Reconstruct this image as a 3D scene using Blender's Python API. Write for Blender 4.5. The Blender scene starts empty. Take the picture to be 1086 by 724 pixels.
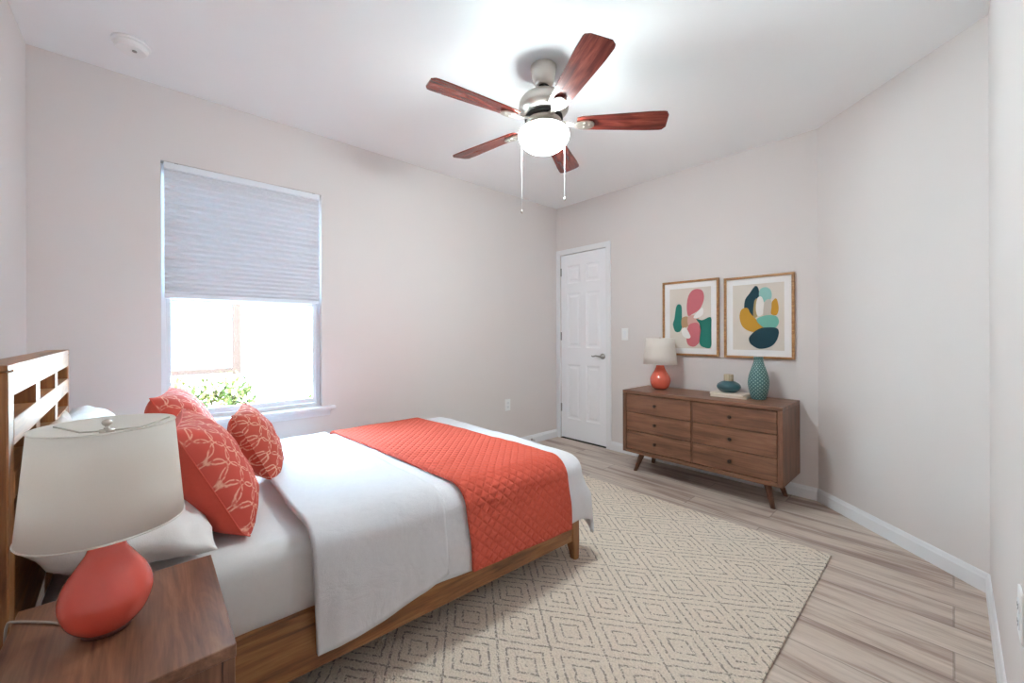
import bpy, bmesh, math, random
from mathutils import Vector, Matrix, noise as mnoise

PI = math.pi
SC = bpy.context.scene
C = SC.collection
R = math.radians

# ------------------------------------------------------------------ room numbers (metres, camera above the origin)
H = 2.596                 # ceiling height
XL, XD = -0.440, 3.460    # headboard wall, door wall
YN, YW = -0.110, 3.043    # wall beside the camera, window wall
YB, XN = 0.633, 2.787     # the two ends of the angled wall

# ------------------------------------------------------------------ camera
F_PX, YAW, ROLL, CY = 424.76, 0.8333, -0.0033, 354.07
fw = Vector((math.cos(YAW), math.sin(YAW), 0.0003)).normalized()
rt = fw.cross(Vector((0, 0, 1))).normalized(); up = rt.cross(fw)
rt2 = rt * math.cos(ROLL) + up * math.sin(ROLL); up2 = -rt * math.sin(ROLL) + up * math.cos(ROLL)
cd = bpy.data.cameras.new('camera'); cam = bpy.data.objects.new('camera', cd); C.objects.link(cam)
cd.sensor_fit = 'HORIZONTAL'; cd.sensor_width = 36.0; cd.lens = F_PX / 1086 * 36.0
cd.shift_y = (CY - 362.0) / 1086.0; cd.clip_start = 0.02; cd.clip_end = 200
M = Matrix.Identity(4)
for i in range(3):
    M[i][0] = rt2[i]; M[i][1] = up2[i]; M[i][2] = -fw[i]
M[0][3], M[1][3], M[2][3] = 0, 0, 1.17
cam.matrix_world = M
SC.camera = cam

# ------------------------------------------------------------------ light, exposure
SC.view_settings.view_transform = 'Standard'; SC.view_settings.look = 'None'
SC.view_settings.exposure = 1.30; SC.view_settings.gamma = 1.0; SC.view_settings.use_curve_mapping = False
try:
    SC.cycles.max_bounces = 14; SC.cycles.diffuse_bounces = 9; SC.cycles.transparent_max_bounces = 12
    SC.cycles.use_denoising = True; SC.cycles.sample_clamp_indirect = 6.0
    SC.cycles.caustics_reflective = False; SC.cycles.caustics_refractive = False
except Exception: pass
SKY_STRENGTH, SUN_STRENGTH, BOWL_STRENGTH = 52.0, 50.0, 50.0
w = bpy.data.worlds.new('sky'); SC.world = w; w.use_nodes = True
bg = w.node_tree.nodes['Background']; bg.inputs[0].default_value = (0.54, 0.86, 1.14, 1); bg.inputs[1].default_value = SKY_STRENGTH
sl = bpy.data.lights.new('sun', 'SUN'); so = bpy.data.objects.new('sun', sl); C.objects.link(so)
sl.energy = SUN_STRENGTH; sl.angle = R(1.0); sl.color = (0.80, 0.97, 1.0)
so.rotation_euler = Vector((0.75, -0.35, 0.65)).to_track_quat('Z', 'Y').to_euler()   # grazes past the house, lights the yard and the neighbour's wall
al = bpy.data.lights.new('window_portal', 'AREA'); ao = bpy.data.objects.new('window_portal', al); C.objects.link(ao)
al.shape = 'RECTANGLE'; al.size = 0.95; al.size_y = 1.6; al.cycles.is_portal = True
ao.location = (0.49, YW + 0.16, 1.42); ao.rotation_euler = (R(90), 0, R(180))

# ------------------------------------------------------------------ materials
def lin(c):
    return tuple((x / 12.92 if x <= 0.04045 else ((x + 0.055) / 1.055) ** 2.4) for x in c)
def rgb(r, g, b): return lin((r / 255, g / 255, b / 255)) + (1,)
class Mat:
    def __init__(s, name):
        s.m = bpy.data.materials.new(name); s.m.use_nodes = True
        s.t = s.m.node_tree; s.N = s.t.nodes; s.b = s.N['Principled BSDF']; s.out = s.N['Material Output']
    def n(s, typ, **kw):
        nd = s.N.new(typ)
        for k, v in kw.items():
            if k.startswith('i_'):
                nd.inputs[int(k[2:]) if k[2:].isdigit() else k[2:]].default_value = v
            else: setattr(nd, k, v)
        return nd
    def l(s, a, b): s.t.links.new(a, b)
    def math(s, op, a, b=None, clamp=False):
        nd = s.N.new('ShaderNodeMath'); nd.operation = op; nd.use_clamp = clamp
        for i, v in enumerate((a, b)):
            if v is None: continue
            if isinstance(v, (int, float)): nd.inputs[i].default_value = v
            else: s.l(v, nd.inputs[i])
        return nd.outputs[0]
    def ramp(s, fac, stops):
        nd = s.N.new('ShaderNodeValToRGB'); e = nd.color_ramp.elements
        while len(e) < len(stops): e.new(0.5)
        for k, (p, c) in enumerate(stops): e[k].position = p; e[k].color = c
        s.l(fac, nd.inputs[0]); return nd.outputs[0]
    def mix(s, fac, a, b):
        nd = s.N.new('ShaderNodeMix'); nd.data_type = 'RGBA'
        for sock, v in ((nd.inputs[0], fac), (nd.inputs[6], a), (nd.inputs[7], b)):
            if isinstance(v, (int, float, tuple)): sock.default_value = v
            else: s.l(v, sock)
        return nd.outputs[2]
    def coord(s, scale=(1, 1, 1), rot=(0, 0, 0), loc=(0, 0, 0), kind='Object'):
        tc = s.N.new('ShaderNodeTexCoord'); mp = s.N.new('ShaderNodeMapping')
        mp.inputs[1].default_value = loc; mp.inputs[2].default_value = rot; mp.inputs[3].default_value = scale
        s.l(tc.outputs[kind], mp.inputs[0]); return mp.outputs[0]
    def noise(s, vec, scale, detail=3, rough=0.5, dist=0.0):
        nd = s.n('ShaderNodeTexNoise'); nd.inputs['Scale'].default_value = scale; nd.inputs['Detail'].default_value = detail
        nd.inputs['Roughness'].default_value = rough; nd.inputs['Distortion'].default_value = dist
        s.l(vec, nd.inputs['Vector']); return nd.outputs['Fac']
    def bump(s, h, strength=0.3, dist=0.002):
        nd = s.n('ShaderNodeBump'); nd.inputs['Strength'].default_value = strength; nd.inputs['Distance'].default_value = dist
        s.l(h, nd.inputs['Height']); s.l(nd.outputs[0], s.b.inputs['Normal']); return nd
    def set(s, color=None, rough=None, metal=None, spec=None):
        if color is not None:
            if isinstance(color, tuple): s.b.inputs['Base Color'].default_value = color
            else: s.l(color, s.b.inputs['Base Color'])
        if rough is not None: s.b.inputs['Roughness'].default_value = rough
        if metal is not None: s.b.inputs['Metallic'].default_value = metal
        if spec is not None: s.b.inputs['Specular IOR Level'].default_value = spec
        return s

def paint(name, col, rough=0.6, bumpy=0.08, spec=0.3, scale=160):
    a = Mat(name); v = a.coord(); n1 = a.noise(v, 2.5, 2)
    d = tuple(x * 0.975 for x in col[:3]) + (1,)
    a.set(a.mix(n1, d, col), rough, spec=spec); a.bump(a.noise(v, scale, 3), bumpy, 0.001); return a.m
def plain(name, col, rough=0.5, metal=0.0, spec=0.5, vary=0.06):
    a = Mat(name); v = a.coord(); n1 = a.noise(v, 9, 3)
    d = tuple(x * (1 - vary) for x in col[:3]) + (1,)
    a.set(a.mix(n1, d, col), rough, metal, spec); return a.m
def wood(name, dark, mid, light, axis='x', scale=1.0, rough=0.42, streak=1.0):
    a = Mat(name)
    st = {'x': (1.1, 11, 11), 'y': (11, 1.1, 11), 'z': (11, 11, 1.1)}[axis]
    v = a.coord(scale=tuple(k * scale for k in st))
    n1 = a.noise(v, 2.0, 5, 0.62, 0.9)
    st2 = {'x': (2.2, 75, 75), 'y': (75, 2.2, 75), 'z': (75, 75, 2.2)}[axis]
    v2 = a.coord(scale=tuple(k * scale for k in st2)); n2 = a.noise(v2, 2.0, 3, 0.6)
    f = a.math('ADD', a.math('MULTIPLY', n1, 0.75), a.math('MULTIPLY', n2, 0.25 * streak))
    col = a.ramp(f, [(0.34, dark), (0.50, mid), (0.66, light)])
    a.set(col, rough, spec=0.45); a.bump(n2, 0.12, 0.001); return a.m
def fabric(name, col, col2=None, rough=0.9, weave=700, wrinkle=0.0, sheen=0.0, bump=0.25):
    a = Mat(name); v = a.coord(); n1 = a.noise(v, 60, 3); c2 = col2 or tuple(x * 0.93 for x in col[:3]) + (1,)
    a.set(a.mix(n1, c2, col), rough, spec=0.15)
    w1 = a.noise(v, weave, 2)
    h = w1
    if wrinkle:
        h = a.math('ADD', a.math('MULTIPLY', w1, 0.12), a.math('MULTIPLY', a.noise(v, 7, 4, 0.55, 0.8), wrinkle))
    a.bump(h, bump, 0.014 if wrinkle else 0.001)
    if sheen: a.b.inputs['Sheen Weight'].default_value = sheen
    return a.m

MAT = {}
MAT['wall'] = paint('wall_paint', rgb(223, 216, 214), 0.7, 0.10)
MAT['ceiling'] = paint('ceiling_paint', rgb(245, 246, 248), 0.85, 0.12)
MAT['trim'] = paint('white_trim', rgb(236, 237, 240), 0.38, 0.02, 0.5)
MAT['door'] = paint('door_white', rgb(244, 245, 249), 0.42, 0.03, 0.5)
MAT['vinyl'] = paint('white_vinyl', rgb(232, 236, 242), 0.35, 0.01, 0.5)
MAT['plastic'] = paint('white_plastic', rgb(240, 240, 240), 0.35, 0.01, 0.5)
MAT['nickel'] = plain('brushed_nickel', rgb(205, 198, 190), 0.34, 1.0)
MAT['steel'] = plain('satin_steel', rgb(165, 163, 160), 0.33, 1.0)
MAT['dark'] = plain('dark_gap', rgb(40, 36, 33), 0.9)
MAT['bedwood_x'] = wood('bed_wood_x', rgb(98, 60, 32), rgb(142, 92, 52), rgb(172, 120, 74), 'x', 1.0)
MAT['bedwood_y'] = wood('bed_wood_y', rgb(98, 60, 32), rgb(146, 96, 56), rgb(176, 124, 78), 'y', 1.0, 0.36)
MAT['bedwood_z'] = wood('bed_wood_z', rgb(98, 60, 32), rgb(140, 90, 50), rgb(168, 116, 70), 'z', 1.0)
MAT['walnut_x'] = wood('walnut_x', rgb(78, 50, 40), rgb(116, 78, 60), rgb(142, 100, 78), 'x', 1.3, 0.3)
MAT['walnut_y'] = wood('walnut_y', rgb(84, 54, 40), rgb(124, 84, 62), rgb(150, 108, 84), 'y', 1.0, 0.38)
MAT['walnut_z'] = wood('walnut_z', rgb(78, 50, 38), rgb(114, 76, 56), rgb(140, 98, 74), 'z', 1.0, 0.4)
MAT['knob'] = plain('dark_knob', rgb(52, 34, 28), 0.35)
MAT['blade'] = wood('mahogany_blade', rgb(62, 20, 18), rgb(104, 42, 34), rgb(138, 66, 52), 'x', 1.3, 0.22)
MAT['cotton'] = fabric('white_cotton', rgb(223, 223, 227), rgb(215, 215, 220), 0.9, 500, 0.9, 0.1, 0.6)
MAT['sheet'] = fabric('fitted_sheet', rgb(222, 220, 220), rgb(217, 215, 215), 0.9, 500, 0.6, 0.1, 0.25)
MAT['greysheet'] = fabric('grey_white_sheet', rgb(205, 206, 214), None, 0.9, 500)
MAT['pillowcase'] = fabric('white_pillowcase', rgb(234, 232, 231), None, 0.9, 500, 0.8, 0.1, 0.35)
MAT['coral_cloth'] = fabric('coral_cloth', rgb(200, 80, 64), rgb(190, 74, 58), 0.85, 420, 0.5, 0.1, 0.3)
MAT['frame_wood'] = wood('oak_frame', rgb(132, 88, 48), rgb(164, 116, 70), rgb(188, 142, 94), 'y', 2.5, 0.4)
MAT['mat_board'] = plain('white_mat_board', rgb(240, 238, 238), 0.8, vary=0.01)
MAT['art_paper'] = plain('beige_art_paper', rgb(218, 208, 198), 0.85, vary=0.05)
MAT['stopper'] = wood('pale_stopper', rgb(176, 152, 124), rgb(200, 180, 152), rgb(216, 200, 176), 'z', 4, 0.6)
MAT['paper'] = plain('book_pages', rgb(236, 226, 214), 0.8, vary=0.05)
MAT['book_a'] = plain('cream_book_cover', rgb(238, 224, 212), 0.5, vary=0.04)
MAT['book_b'] = plain('beige_book_cover', rgb(214, 200, 186), 0.5, vary=0.04)
MAT['cord'] = plain('clear_grey_cord', rgb(170, 158, 148), 0.4)
MAT['base'] = plain('dark_lamp_foot', rgb(110, 64, 56), 0.35)
ART = {'pink': rgb(206, 112, 120), 'green': rgb(36, 122, 108), 'tan': rgb(186, 150, 112), 'navy': rgb(28, 66, 78),
       'ochre': rgb(200, 148, 48), 'aqua': rgb(146, 196, 190), 'white': rgb(240, 236, 232), 'greige': rgb(198, 188, 178),
       'mint': rgb(120, 186, 170), 'peach': rgb(212, 168, 156), 'khaki': rgb(176, 156, 110)}
for k, v in ART.items(): MAT['art_' + k] = plain('art_' + k, v, 0.85, vary=0.12)

def glaze(name, col, col2, rough=0.12):
    a = Mat(name); v = a.coord(); n = a.noise(v, 14, 4)
    a.set(a.mix(n, col2, col), rough, spec=0.6); a.b.inputs['Coat Weight'].default_value = 0.5
    a.b.inputs['Coat Roughness'].default_value = 0.12; return a.m
MAT['coral_glaze'] = glaze('coral_glaze', rgb(214, 84, 68), rgb(200, 72, 58), 0.25)
MAT['coral_gloss'] = glaze('coral_gloss', rgb(226, 108, 84), rgb(208, 84, 66), 0.15)
MAT['teal_glaze'] = glaze('teal_glaze', rgb(44, 96, 104), rgb(34, 78, 88), 0.3)

def shade_mat(name, col, tr=0.35):
    a = Mat(name); v = a.coord(scale=(1, 1, 1)); n = a.noise(v, 260, 2); a.set(a.mix(n, tuple(x * .94 for x in col[:3]) + (1,), col), 0.9, spec=0.1)
    t = a.n('ShaderNodeBsdfTranslucent'); t.inputs[0].default_value = col
    mx = a.n('ShaderNodeMixShader'); mx.inputs[0].default_value = tr
    a.l(a.b.outputs[0], mx.inputs[1]); a.l(t.outputs[0], mx.inputs[2]); a.l(mx.outputs[0], a.out.inputs[0]); return a.m
MAT['lamp_linen'] = shade_mat('lamp_linen', rgb(247, 243, 238), 0.5)
MAT['cell_shade'] = shade_mat('cellular_fabric', rgb(222, 222, 226), 0.09)

def glass_mat():
    a = Mat('window_glass'); t = a.n('ShaderNodeBsdfTransparent'); t.inputs[0].default_value = (0.97, 0.98, 0.98, 1)
    g = a.n('ShaderNodeBsdfGlossy'); g.inputs['Roughness'].default_value = 0.02
    f = a.n('ShaderNodeFresnel'); f.inputs[0].default_value = 1.35
    mx = a.n('ShaderNodeMixShader'); a.l(f.outputs[0], mx.inputs[0]); a.l(t.outputs[0], mx.inputs[1]); a.l(g.outputs[0], mx.inputs[2])
    a.l(mx.outputs[0], a.out.inputs[0]); return a.m
MAT['glass'] = glass_mat()
def bowl_mat():
    a = Mat('lit_frosted_glass'); a.set(rgb(255, 246, 232), 0.4)
    a.b.inputs['Emission Color'].default_value = (0.82, 0.95, 0.96, 1); a.b.inputs['Emission Strength'].default_value = BOWL_STRENGTH; return a.m
MAT['bowl'] = bowl_mat()

def floor_mat():
    a = Mat('grey_oak_planks')
    tc = a.n('ShaderNodeTexCoord'); sp = a.n('ShaderNodeSeparateXYZ'); a.l(tc.outputs['Object'], sp.inputs[0])
    cb = a.n('ShaderNodeCombineXYZ'); a.l(sp.outputs[1], cb.inputs[0]); a.l(sp.outputs[0], cb.inputs[1])
    def brick(c1, c2, mortar, ms):
        b = a.n('ShaderNodeTexBrick'); b.offset = 0.37; b.offset_frequency = 2; b.squash = 1.0
        b.inputs['Color1'].default_value = c1; b.inputs['Color2'].default_value = c2; b.inputs['Mortar'].default_value = mortar
        b.inputs['Scale'].default_value = 1.0; b.inputs['Mortar Size'].default_value = ms; b.inputs['Mortar Smooth'].default_value = 0.1
        b.inputs['Brick Width'].default_value = 1.25; b.inputs['Row Height'].default_value = 0.182
        a.l(cb.outputs[0], b.inputs[0]); return b
    rnd = brick((0, 0, 0, 1), (1, 1, 1, 1), (0.5, 0.5, 0.5, 1), 0.0).outputs[0]
    seam = brick((0, 0, 0, 1), (0, 0, 0, 1), (1, 1, 1, 1), 0.0035).outputs['Fac']
    mp = a.n('ShaderNodeMapping'); mp.inputs[3].default_value = (9.0, 0.9, 1); a.l(tc.outputs['Object'], mp.inputs[0])
    def n4(scale, detail, rough, dist, k):
        nd = a.n('ShaderNodeTexNoise', noise_dimensions='4D'); nd.inputs['Scale'].default_value = scale; nd.inputs['Detail'].default_value = detail
        nd.inputs['Roughness'].default_value = rough; nd.inputs['Distortion'].default_value = dist
        a.l(mp.outputs[0], nd.inputs['Vector']); a.l(a.math('MULTIPLY', rnd, k), nd.inputs['W']); return nd.outputs['Fac']
    n1 = n4(1.25, 5, 0.6, 0.7, 13.0); n2 = n4(7.0, 3, 0.6, 0.2, 7.0)
    col = a.ramp(n1, [(0.28, rgb(128, 104, 92)), (0.40, rgb(168, 147, 135)), (0.49, rgb(200, 184, 171)), (0.68, rgb(216, 202, 190))])
    col = a.mix(a.math('MULTIPLY', a.math('SUBTRACT', n2, 0.45, True), 1.5), col, rgb(150, 128, 116))
    col = a.mix(a.math('MULTIPLY', rnd, 0.22), col, rgb(168, 152, 144))
    col = a.mix(a.math('MULTIPLY', seam, 0.4), col, rgb(92, 76, 68))
    a.set(col, 0.42, spec=0.4)
    a.bump(a.math('SUBTRACT', n2, a.math('MULTIPLY', seam, 2.0)), 0.15, 0.001); return a.m
MAT['floor'] = floor_mat()

def rug_mat():
    a = Mat('diamond_rug')
    tc = a.n('ShaderNodeTexCoord')
    nz = a.n('ShaderNodeTexNoise'); nz.inputs['Scale'].default_value = 42; nz.inputs['Detail'].default_value = 2; a.l(tc.outputs['Object'], nz.inputs['Vector'])
    vm = a.n('ShaderNodeVectorMath', operation='SCALE'); vm.inputs['Scale'].default_value = 0.014
    sb = a.n('ShaderNodeVectorMath', operation='SUBTRACT'); sb.inputs[1].default_value = (0.5, 0.5, 0.5); a.l(nz.outputs['Color'], sb.inputs[0]); a.l(sb.outputs[0], vm.inputs[0])
    ad = a.n('ShaderNodeVectorMath', operation='ADD'); a.l(tc.outputs['Object'], ad.inputs[0]); a.l(vm.outputs[0], ad.inputs[1])
    sp = a.n('ShaderNodeSeparateXYZ'); a.l(ad.outputs[0], sp.inputs[0])
    x = a.math('MULTIPLY', a.math('SUBTRACT', sp.outputs[0], 0.976 - 10), 1 / 0.120); y = a.math('MULTIPLY', a.math('SUBTRACT', sp.outputs[1], 1.331 - 10), 1 / 0.163)
    p = a.math('ADD', a.math('MULTIPLY', a.math('ADD', x, y), 0.5), 0.5 - (10 / 0.120 + 10 / 0.163) / 2 + 150)
    q = a.math('ADD', a.math('MULTIPLY', a.math('SUBTRACT', x, y), 0.5), 0.5 - (10 / 0.120 - 10 / 0.163) / 2 + 150)
    fp = a.math('ABSOLUTE', a.math('SUBTRACT', a.math('FRACT', p), 0.5)); fq = a.math('ABSOLUTE', a.math('SUBTRACT', a.math('FRACT', q), 0.5))
    d = a.math('MULTIPLY', a.math('MAXIMUM', fp, fq), 2.0)
    k = a.math('ABSOLUTE', a.math('SUBTRACT', a.math('FRACT', a.math('ADD', a.math('MULTIPLY', d, 3.0), 0.5)), 0.5))
    line = a.ramp(k, [(0.0, (1, 1, 1, 1)), (0.085, (1, 1, 1, 1)), (0.15, (0, 0, 0, 1))])
    fine = a.n('ShaderNodeTexNoise'); fine.inputs['Scale'].default_value = 130; fine.inputs['Detail'].default_value = 2; a.l(tc.outputs['Object'], fine.inputs['Vector'])
    brk = a.ramp(fine.outputs['Fac'], [(0.40, (0, 0, 0, 1)), (0.54, (1, 1, 1, 1))])
    lf = a.math('MULTIPLY', a.math('MULTIPLY', line, brk), 0.72)
    vor = a.n('ShaderNodeTexVoronoi'); vor.inputs['Scale'].default_value = 150; a.l(tc.outputs['Object'], vor.inputs['Vector'])
    base = a.mix(vor.outputs['Distance'], rgb(240, 226, 210), rgb(216, 201, 185))
    col = a.mix(lf, base, rgb(120, 110, 102))
    a.set(col, 0.95, spec=0.05)
    h = a.math('SUBTRACT', a.math('ADD', a.math('MULTIPLY', fine.outputs['Fac'], 0.8), a.math('SUBTRACT', 1.0, vor.outputs['Distance'])), a.math('MULTIPLY', lf, 0.8))
    a.bump(h, 0.9, 0.006); return a.m
MAT['rug'] = rug_mat()

def trellis_mat(name, c_bg, c_line, cell):
    a = Mat(name); tc = a.n('ShaderNodeTexCoord')
    nz = a.n('ShaderNodeTexNoise'); nz.inputs['Scale'].default_value = 22; a.l(tc.outputs['Object'], nz.inputs['Vector'])
    sb = a.n('ShaderNodeVectorMath', operation='SUBTRACT'); sb.inputs[1].default_value = (0.5, 0.5, 0.5); a.l(nz.outputs['Color'], sb.inputs[0])
    vm = a.n('ShaderNodeVectorMath', operation='SCALE'); vm.inputs['Scale'].default_value = 0.014; a.l(sb.outputs[0], vm.inputs[0])
    ad = a.n('ShaderNodeVectorMath', operation='ADD'); a.l(tc.outputs['Object'], ad.inputs[0]); a.l(vm.outputs[0], ad.inputs[1])
    sp = a.n('ShaderNodeSeparateXYZ'); a.l(ad.outputs[0], sp.inputs[0])
    X = a.math('ADD', a.math('MULTIPLY', sp.outputs[0], 1 / cell), 50.0); Y = a.math('ADD', a.math('MULTIPLY', sp.outputs[1], 1 / cell), 50.0)
    def ring(ox, oy, rad, wd):
        fx = a.math('SUBTRACT', a.math('FRACT', a.math('ADD', X, ox)), 0.5); fy = a.math('SUBTRACT', a.math('FRACT', a.math('ADD', Y, oy)), 0.5)
        r = a.math('SQRT', a.math('ADD', a.math('MULTIPLY', fx, fx), a.math('MULTIPLY', fy, fy)))
        return a.ramp(a.math('ABSOLUTE', a.math('SUBTRACT', r, rad)), [(0.0, (1, 1, 1, 1)), (wd, (1, 1, 1, 1)), (wd + 0.03, (0, 0, 0, 1))])
    m = a.math('MAXIMUM', ring(0, 0, 0.43, 0.010), ring(0.5, 0.5, 0.43, 0.010))
    fn = a.n('ShaderNodeTexNoise'); fn.inputs['Scale'].default_value = 60; a.l(tc.outputs['Object'], fn.inputs['Vector'])
    m = a.math('MULTIPLY', m, a.ramp(fn.outputs['Fac'], [(0.34, (0.15, 0.15, 0.15, 1)), (0.48, (1, 1, 1, 1))]))
    a.set(a.mix(a.math('MULTIPLY', m, 0.78), c_bg, c_line), 0.85, spec=0.15); a.bump(m, 0.3, 0.002); return a.m
MAT['trellis'] = trellis_mat('coral_trellis', rgb(186, 74, 62), rgb(226, 176, 152), 0.082)
MAT['trellis_small'] = trellis_mat('rust_trellis', rgb(176, 74, 60), rgb(222, 178, 152), 0.074)

def quilt_mat():
    a = Mat('coral_quilt'); at = a.n('ShaderNodeAttribute', attribute_name='flat'); sp = a.n('ShaderNodeSeparateXYZ'); a.l(at.outputs['Vector'], sp.inputs[0])
    cell = 0.033
    p = a.math('MULTIPLY', a.math('ADD', sp.outputs[0], sp.outputs[1]), 0.7071 / cell); q = a.math('MULTIPLY', a.math('SUBTRACT', sp.outputs[0], sp.outputs[1]), 0.7071 / cell)
    fp = a.math('ABSOLUTE', a.math('SUBTRACT', a.math('FRACT', a.math('ADD', p, 100.0)), 0.5)); fq = a.math('ABSOLUTE', a.math('SUBTRACT', a.math('FRACT', a.math('ADD', q, 100.0)), 0.5))
    d = a.math('MAXIMUM', fp, fq)
    h = a.ramp(d, [(0.0, (1, 1, 1, 1)), (0.30, (0.8, 0.8, 0.8, 1)), (0.5, (0, 0, 0, 1))])
    st = a.ramp(d, [(0.455, (0, 0, 0, 1)), (0.49, (1, 1, 1, 1))])
    v = a.coord(); n = a.noise(v, 90, 3)
    col = a.mix(n, rgb(194, 80, 62), rgb(208, 94, 76))
    col = a.mix(a.math('MULTIPLY', st, 0.35), col, rgb(188, 76, 58))
    a.set(col, 0.85, spec=0.15); a.bump(a.math('ADD', h, a.math('MULTIPLY', n, 0.15)), 0.8, 0.008); return a.m
MAT['quilt'] = quilt_mat()

def vase_mat():
    a = Mat('teal_dotted'); at = a.n('ShaderNodeAttribute', attribute_name='flat'); sp = a.n('ShaderNodeSeparateXYZ'); a.l(at.outputs['Vector'], sp.inputs[0])
    u = a.math('MULTIPLY', sp.outputs[0], 15.0); v = a.math('MULTIPLY', sp.outputs[1], 13.0)
    def dots(ox, oy):
        fx = a.math('SUBTRACT', a.math('FRACT', a.math('ADD', u, ox)), 0.5); fy = a.math('SUBTRACT', a.math('FRACT', a.math('ADD', v, oy)), 0.5)
        r = a.math('SQRT', a.math('ADD', a.math('MULTIPLY', fx, fx), a.math('MULTIPLY', fy, fy)))
        return a.ramp(r, [(0.13, (1, 1, 1, 1)), (0.21, (0, 0, 0, 1))])
    m = a.math('MAXIMUM', dots(0, 0), dots(0.5, 0.5))
    a.set(a.mix(m, rgb(72, 112, 112), rgb(160, 190, 184)), 0.3); a.bump(m, 0.5, 0.004); return a.m
MAT['vase'] = vase_mat()

def stucco(name, col):
    a = Mat(name); v = a.coord(); a.set(a.mix(a.noise(v, 3, 3), tuple(x * .93 for x in col[:3]) + (1,), col), 0.9); a.bump(a.noise(v, 45, 4), 0.4, 0.006); return a.m
MAT['stucco'] = stucco('neighbour_stucco', rgb(238, 232, 226))
MAT['n_trim'] = plain('neighbour_trim', rgb(38, 26, 21), 0.9, spec=0.05)
MAT['n_glass'] = plain('neighbour_glass', rgb(60, 66, 74), 0.08)
MAT['n_roof'] = plain('neighbour_roof', rgb(120, 112, 108), 0.9)
MAT['lawn'] = stucco('pale_paving', rgb(206, 200, 190))
MAT['leaf'] = plain('leaf_green', rgb(44, 48, 18), 0.9, spec=0.05, vary=0.4)
MAT['leaf2'] = plain('leaf_olive', rgb(74, 68, 34), 0.9, spec=0.05, vary=0.3)
MAT['bark'] = plain('bark', rgb(46, 34, 24), 0.9, spec=0.05)

# ------------------------------------------------------------------ mesh helpers
def obj(name, bm, mat, parent=None, smooth=False, loc=None, rot=None):
    me = bpy.data.meshes.new(name); bmesh.ops.recalc_face_normals(bm, faces=bm.faces[:]); bm.to_mesh(me); bm.free()
    for m in (mat if isinstance(mat, (list, tuple)) else [mat]): me.materials.append(m)
    if smooth:
        for p in me.polygons: p.use_smooth = True
    o = bpy.data.objects.new(name, me); C.objects.link(o)
    if parent: o.parent = parent
    if loc: o.location = loc
    if rot: o.rotation_euler = rot
    return o
def thing(name, label, cat, loc=(0, 0, 0), rot=(0, 0, 0), group=None):
    o = bpy.data.objects.new(name, None); o.empty_display_size = 0.05; C.objects.link(o); o.location = loc; o.rotation_euler = rot
    return tag(o, label, cat, group)
def tag(o, label, cat, group=None):
    o['label'] = label; o['category'] = cat
    if group: o['group'] = group
    return o
def struct(o): o['kind'] = 'structure'; return o
def box(bm, x0, x1, y0, y1, z0, z1, bev=0.0, seg=1, mat=0):
    r = bmesh.ops.create_cube(bm, size=1.0); vs = r['verts']
    for v in vs:
        v.co.x = x0 + (v.co.x + 0.5) * (x1 - x0); v.co.y = y0 + (v.co.y + 0.5) * (y1 - y0); v.co.z = z0 + (v.co.z + 0.5) * (z1 - z0)
    fs = list({f for v in vs for f in v.link_faces})
    for f in fs: f.material_index = mat
    if bev > 0:
        es = list({e for v in vs for e in v.link_edges})
        bmesh.ops.bevel(bm, geom=es, offset=bev, segments=seg, affect='EDGES', profile=0.5)
    return vs
def bx(*a, **k):
    bm = bmesh.new(); box(bm, *a, **k); return bm
def prism(bm, pts, z0, z1, mat=0):
    lo = [bm.verts.new((x, y, z0)) for x, y in pts]; hi = [bm.verts.new((x, y, z1)) for x, y in pts]; n = len(pts)
    fs = [bm.faces.new(lo[::-1]), bm.faces.new(hi)] + [bm.faces.new((lo[i], lo[(i + 1) % n], hi[(i + 1) % n], hi[i])) for i in range(n)]
    for f in fs: f.material_index = mat
    return lo + hi
def lathe(bm, prof, seg=40, cap=True, ox=0, oy=0):
    rings = []
    for r, z in prof:
        if r < 1e-5: rings.append([bm.verts.new((ox, oy, z))])
        else: rings.append([bm.verts.new((ox + r * math.cos(2 * PI * k / seg), oy + r * math.sin(2 * PI * k / seg), z)) for k in range(seg)])
    for a, b in zip(rings, rings[1:]):
        for k in range(seg):
            k2 = (k + 1) % seg
            if len(a) == 1 and len(b) == 1: continue
            if len(a) == 1: bm.faces.new((a[0], b[k], b[k2]))
            elif len(b) == 1: bm.faces.new((a[k], a[k2], b[0]))
            else: bm.faces.new((a[k], a[k2], b[k2], b[k]))
    if cap:
        if len(rings[0]) > 1: bm.faces.new(rings[0][::-1])
        if len(rings[-1]) > 1: bm.faces.new(rings[-1])
    return rings
def tube(bm, pts, r, seg=8, r_end=None):
    pts = [Vector(p) for p in pts]; rings = []; n = len(pts)
    for i, p in enumerate(pts):
        t = (pts[min(i + 1, n - 1)] - pts[max(i - 1, 0)]).normalized()
        a = t.cross(Vector((0, 0, 1)));  a = t.cross(Vector((1, 0, 0))) if a.length < 1e-3 else a
        a.normalize(); b = t.cross(a); rr = r if r_end is None else r + (r_end - r) * i / (n - 1)
        rings.append([bm.verts.new(p + a * rr * math.cos(2 * PI * k / seg) + b * rr * math.sin(2 * PI * k / seg)) for k in range(seg)])
    for x, y in zip(rings, rings[1:]):
        for k in range(seg): bm.faces.new((x[k], x[(k + 1) % seg], y[(k + 1) % seg], y[k]))
    bm.faces.new(rings[0][::-1]); bm.faces.new(rings[-1])
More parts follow.
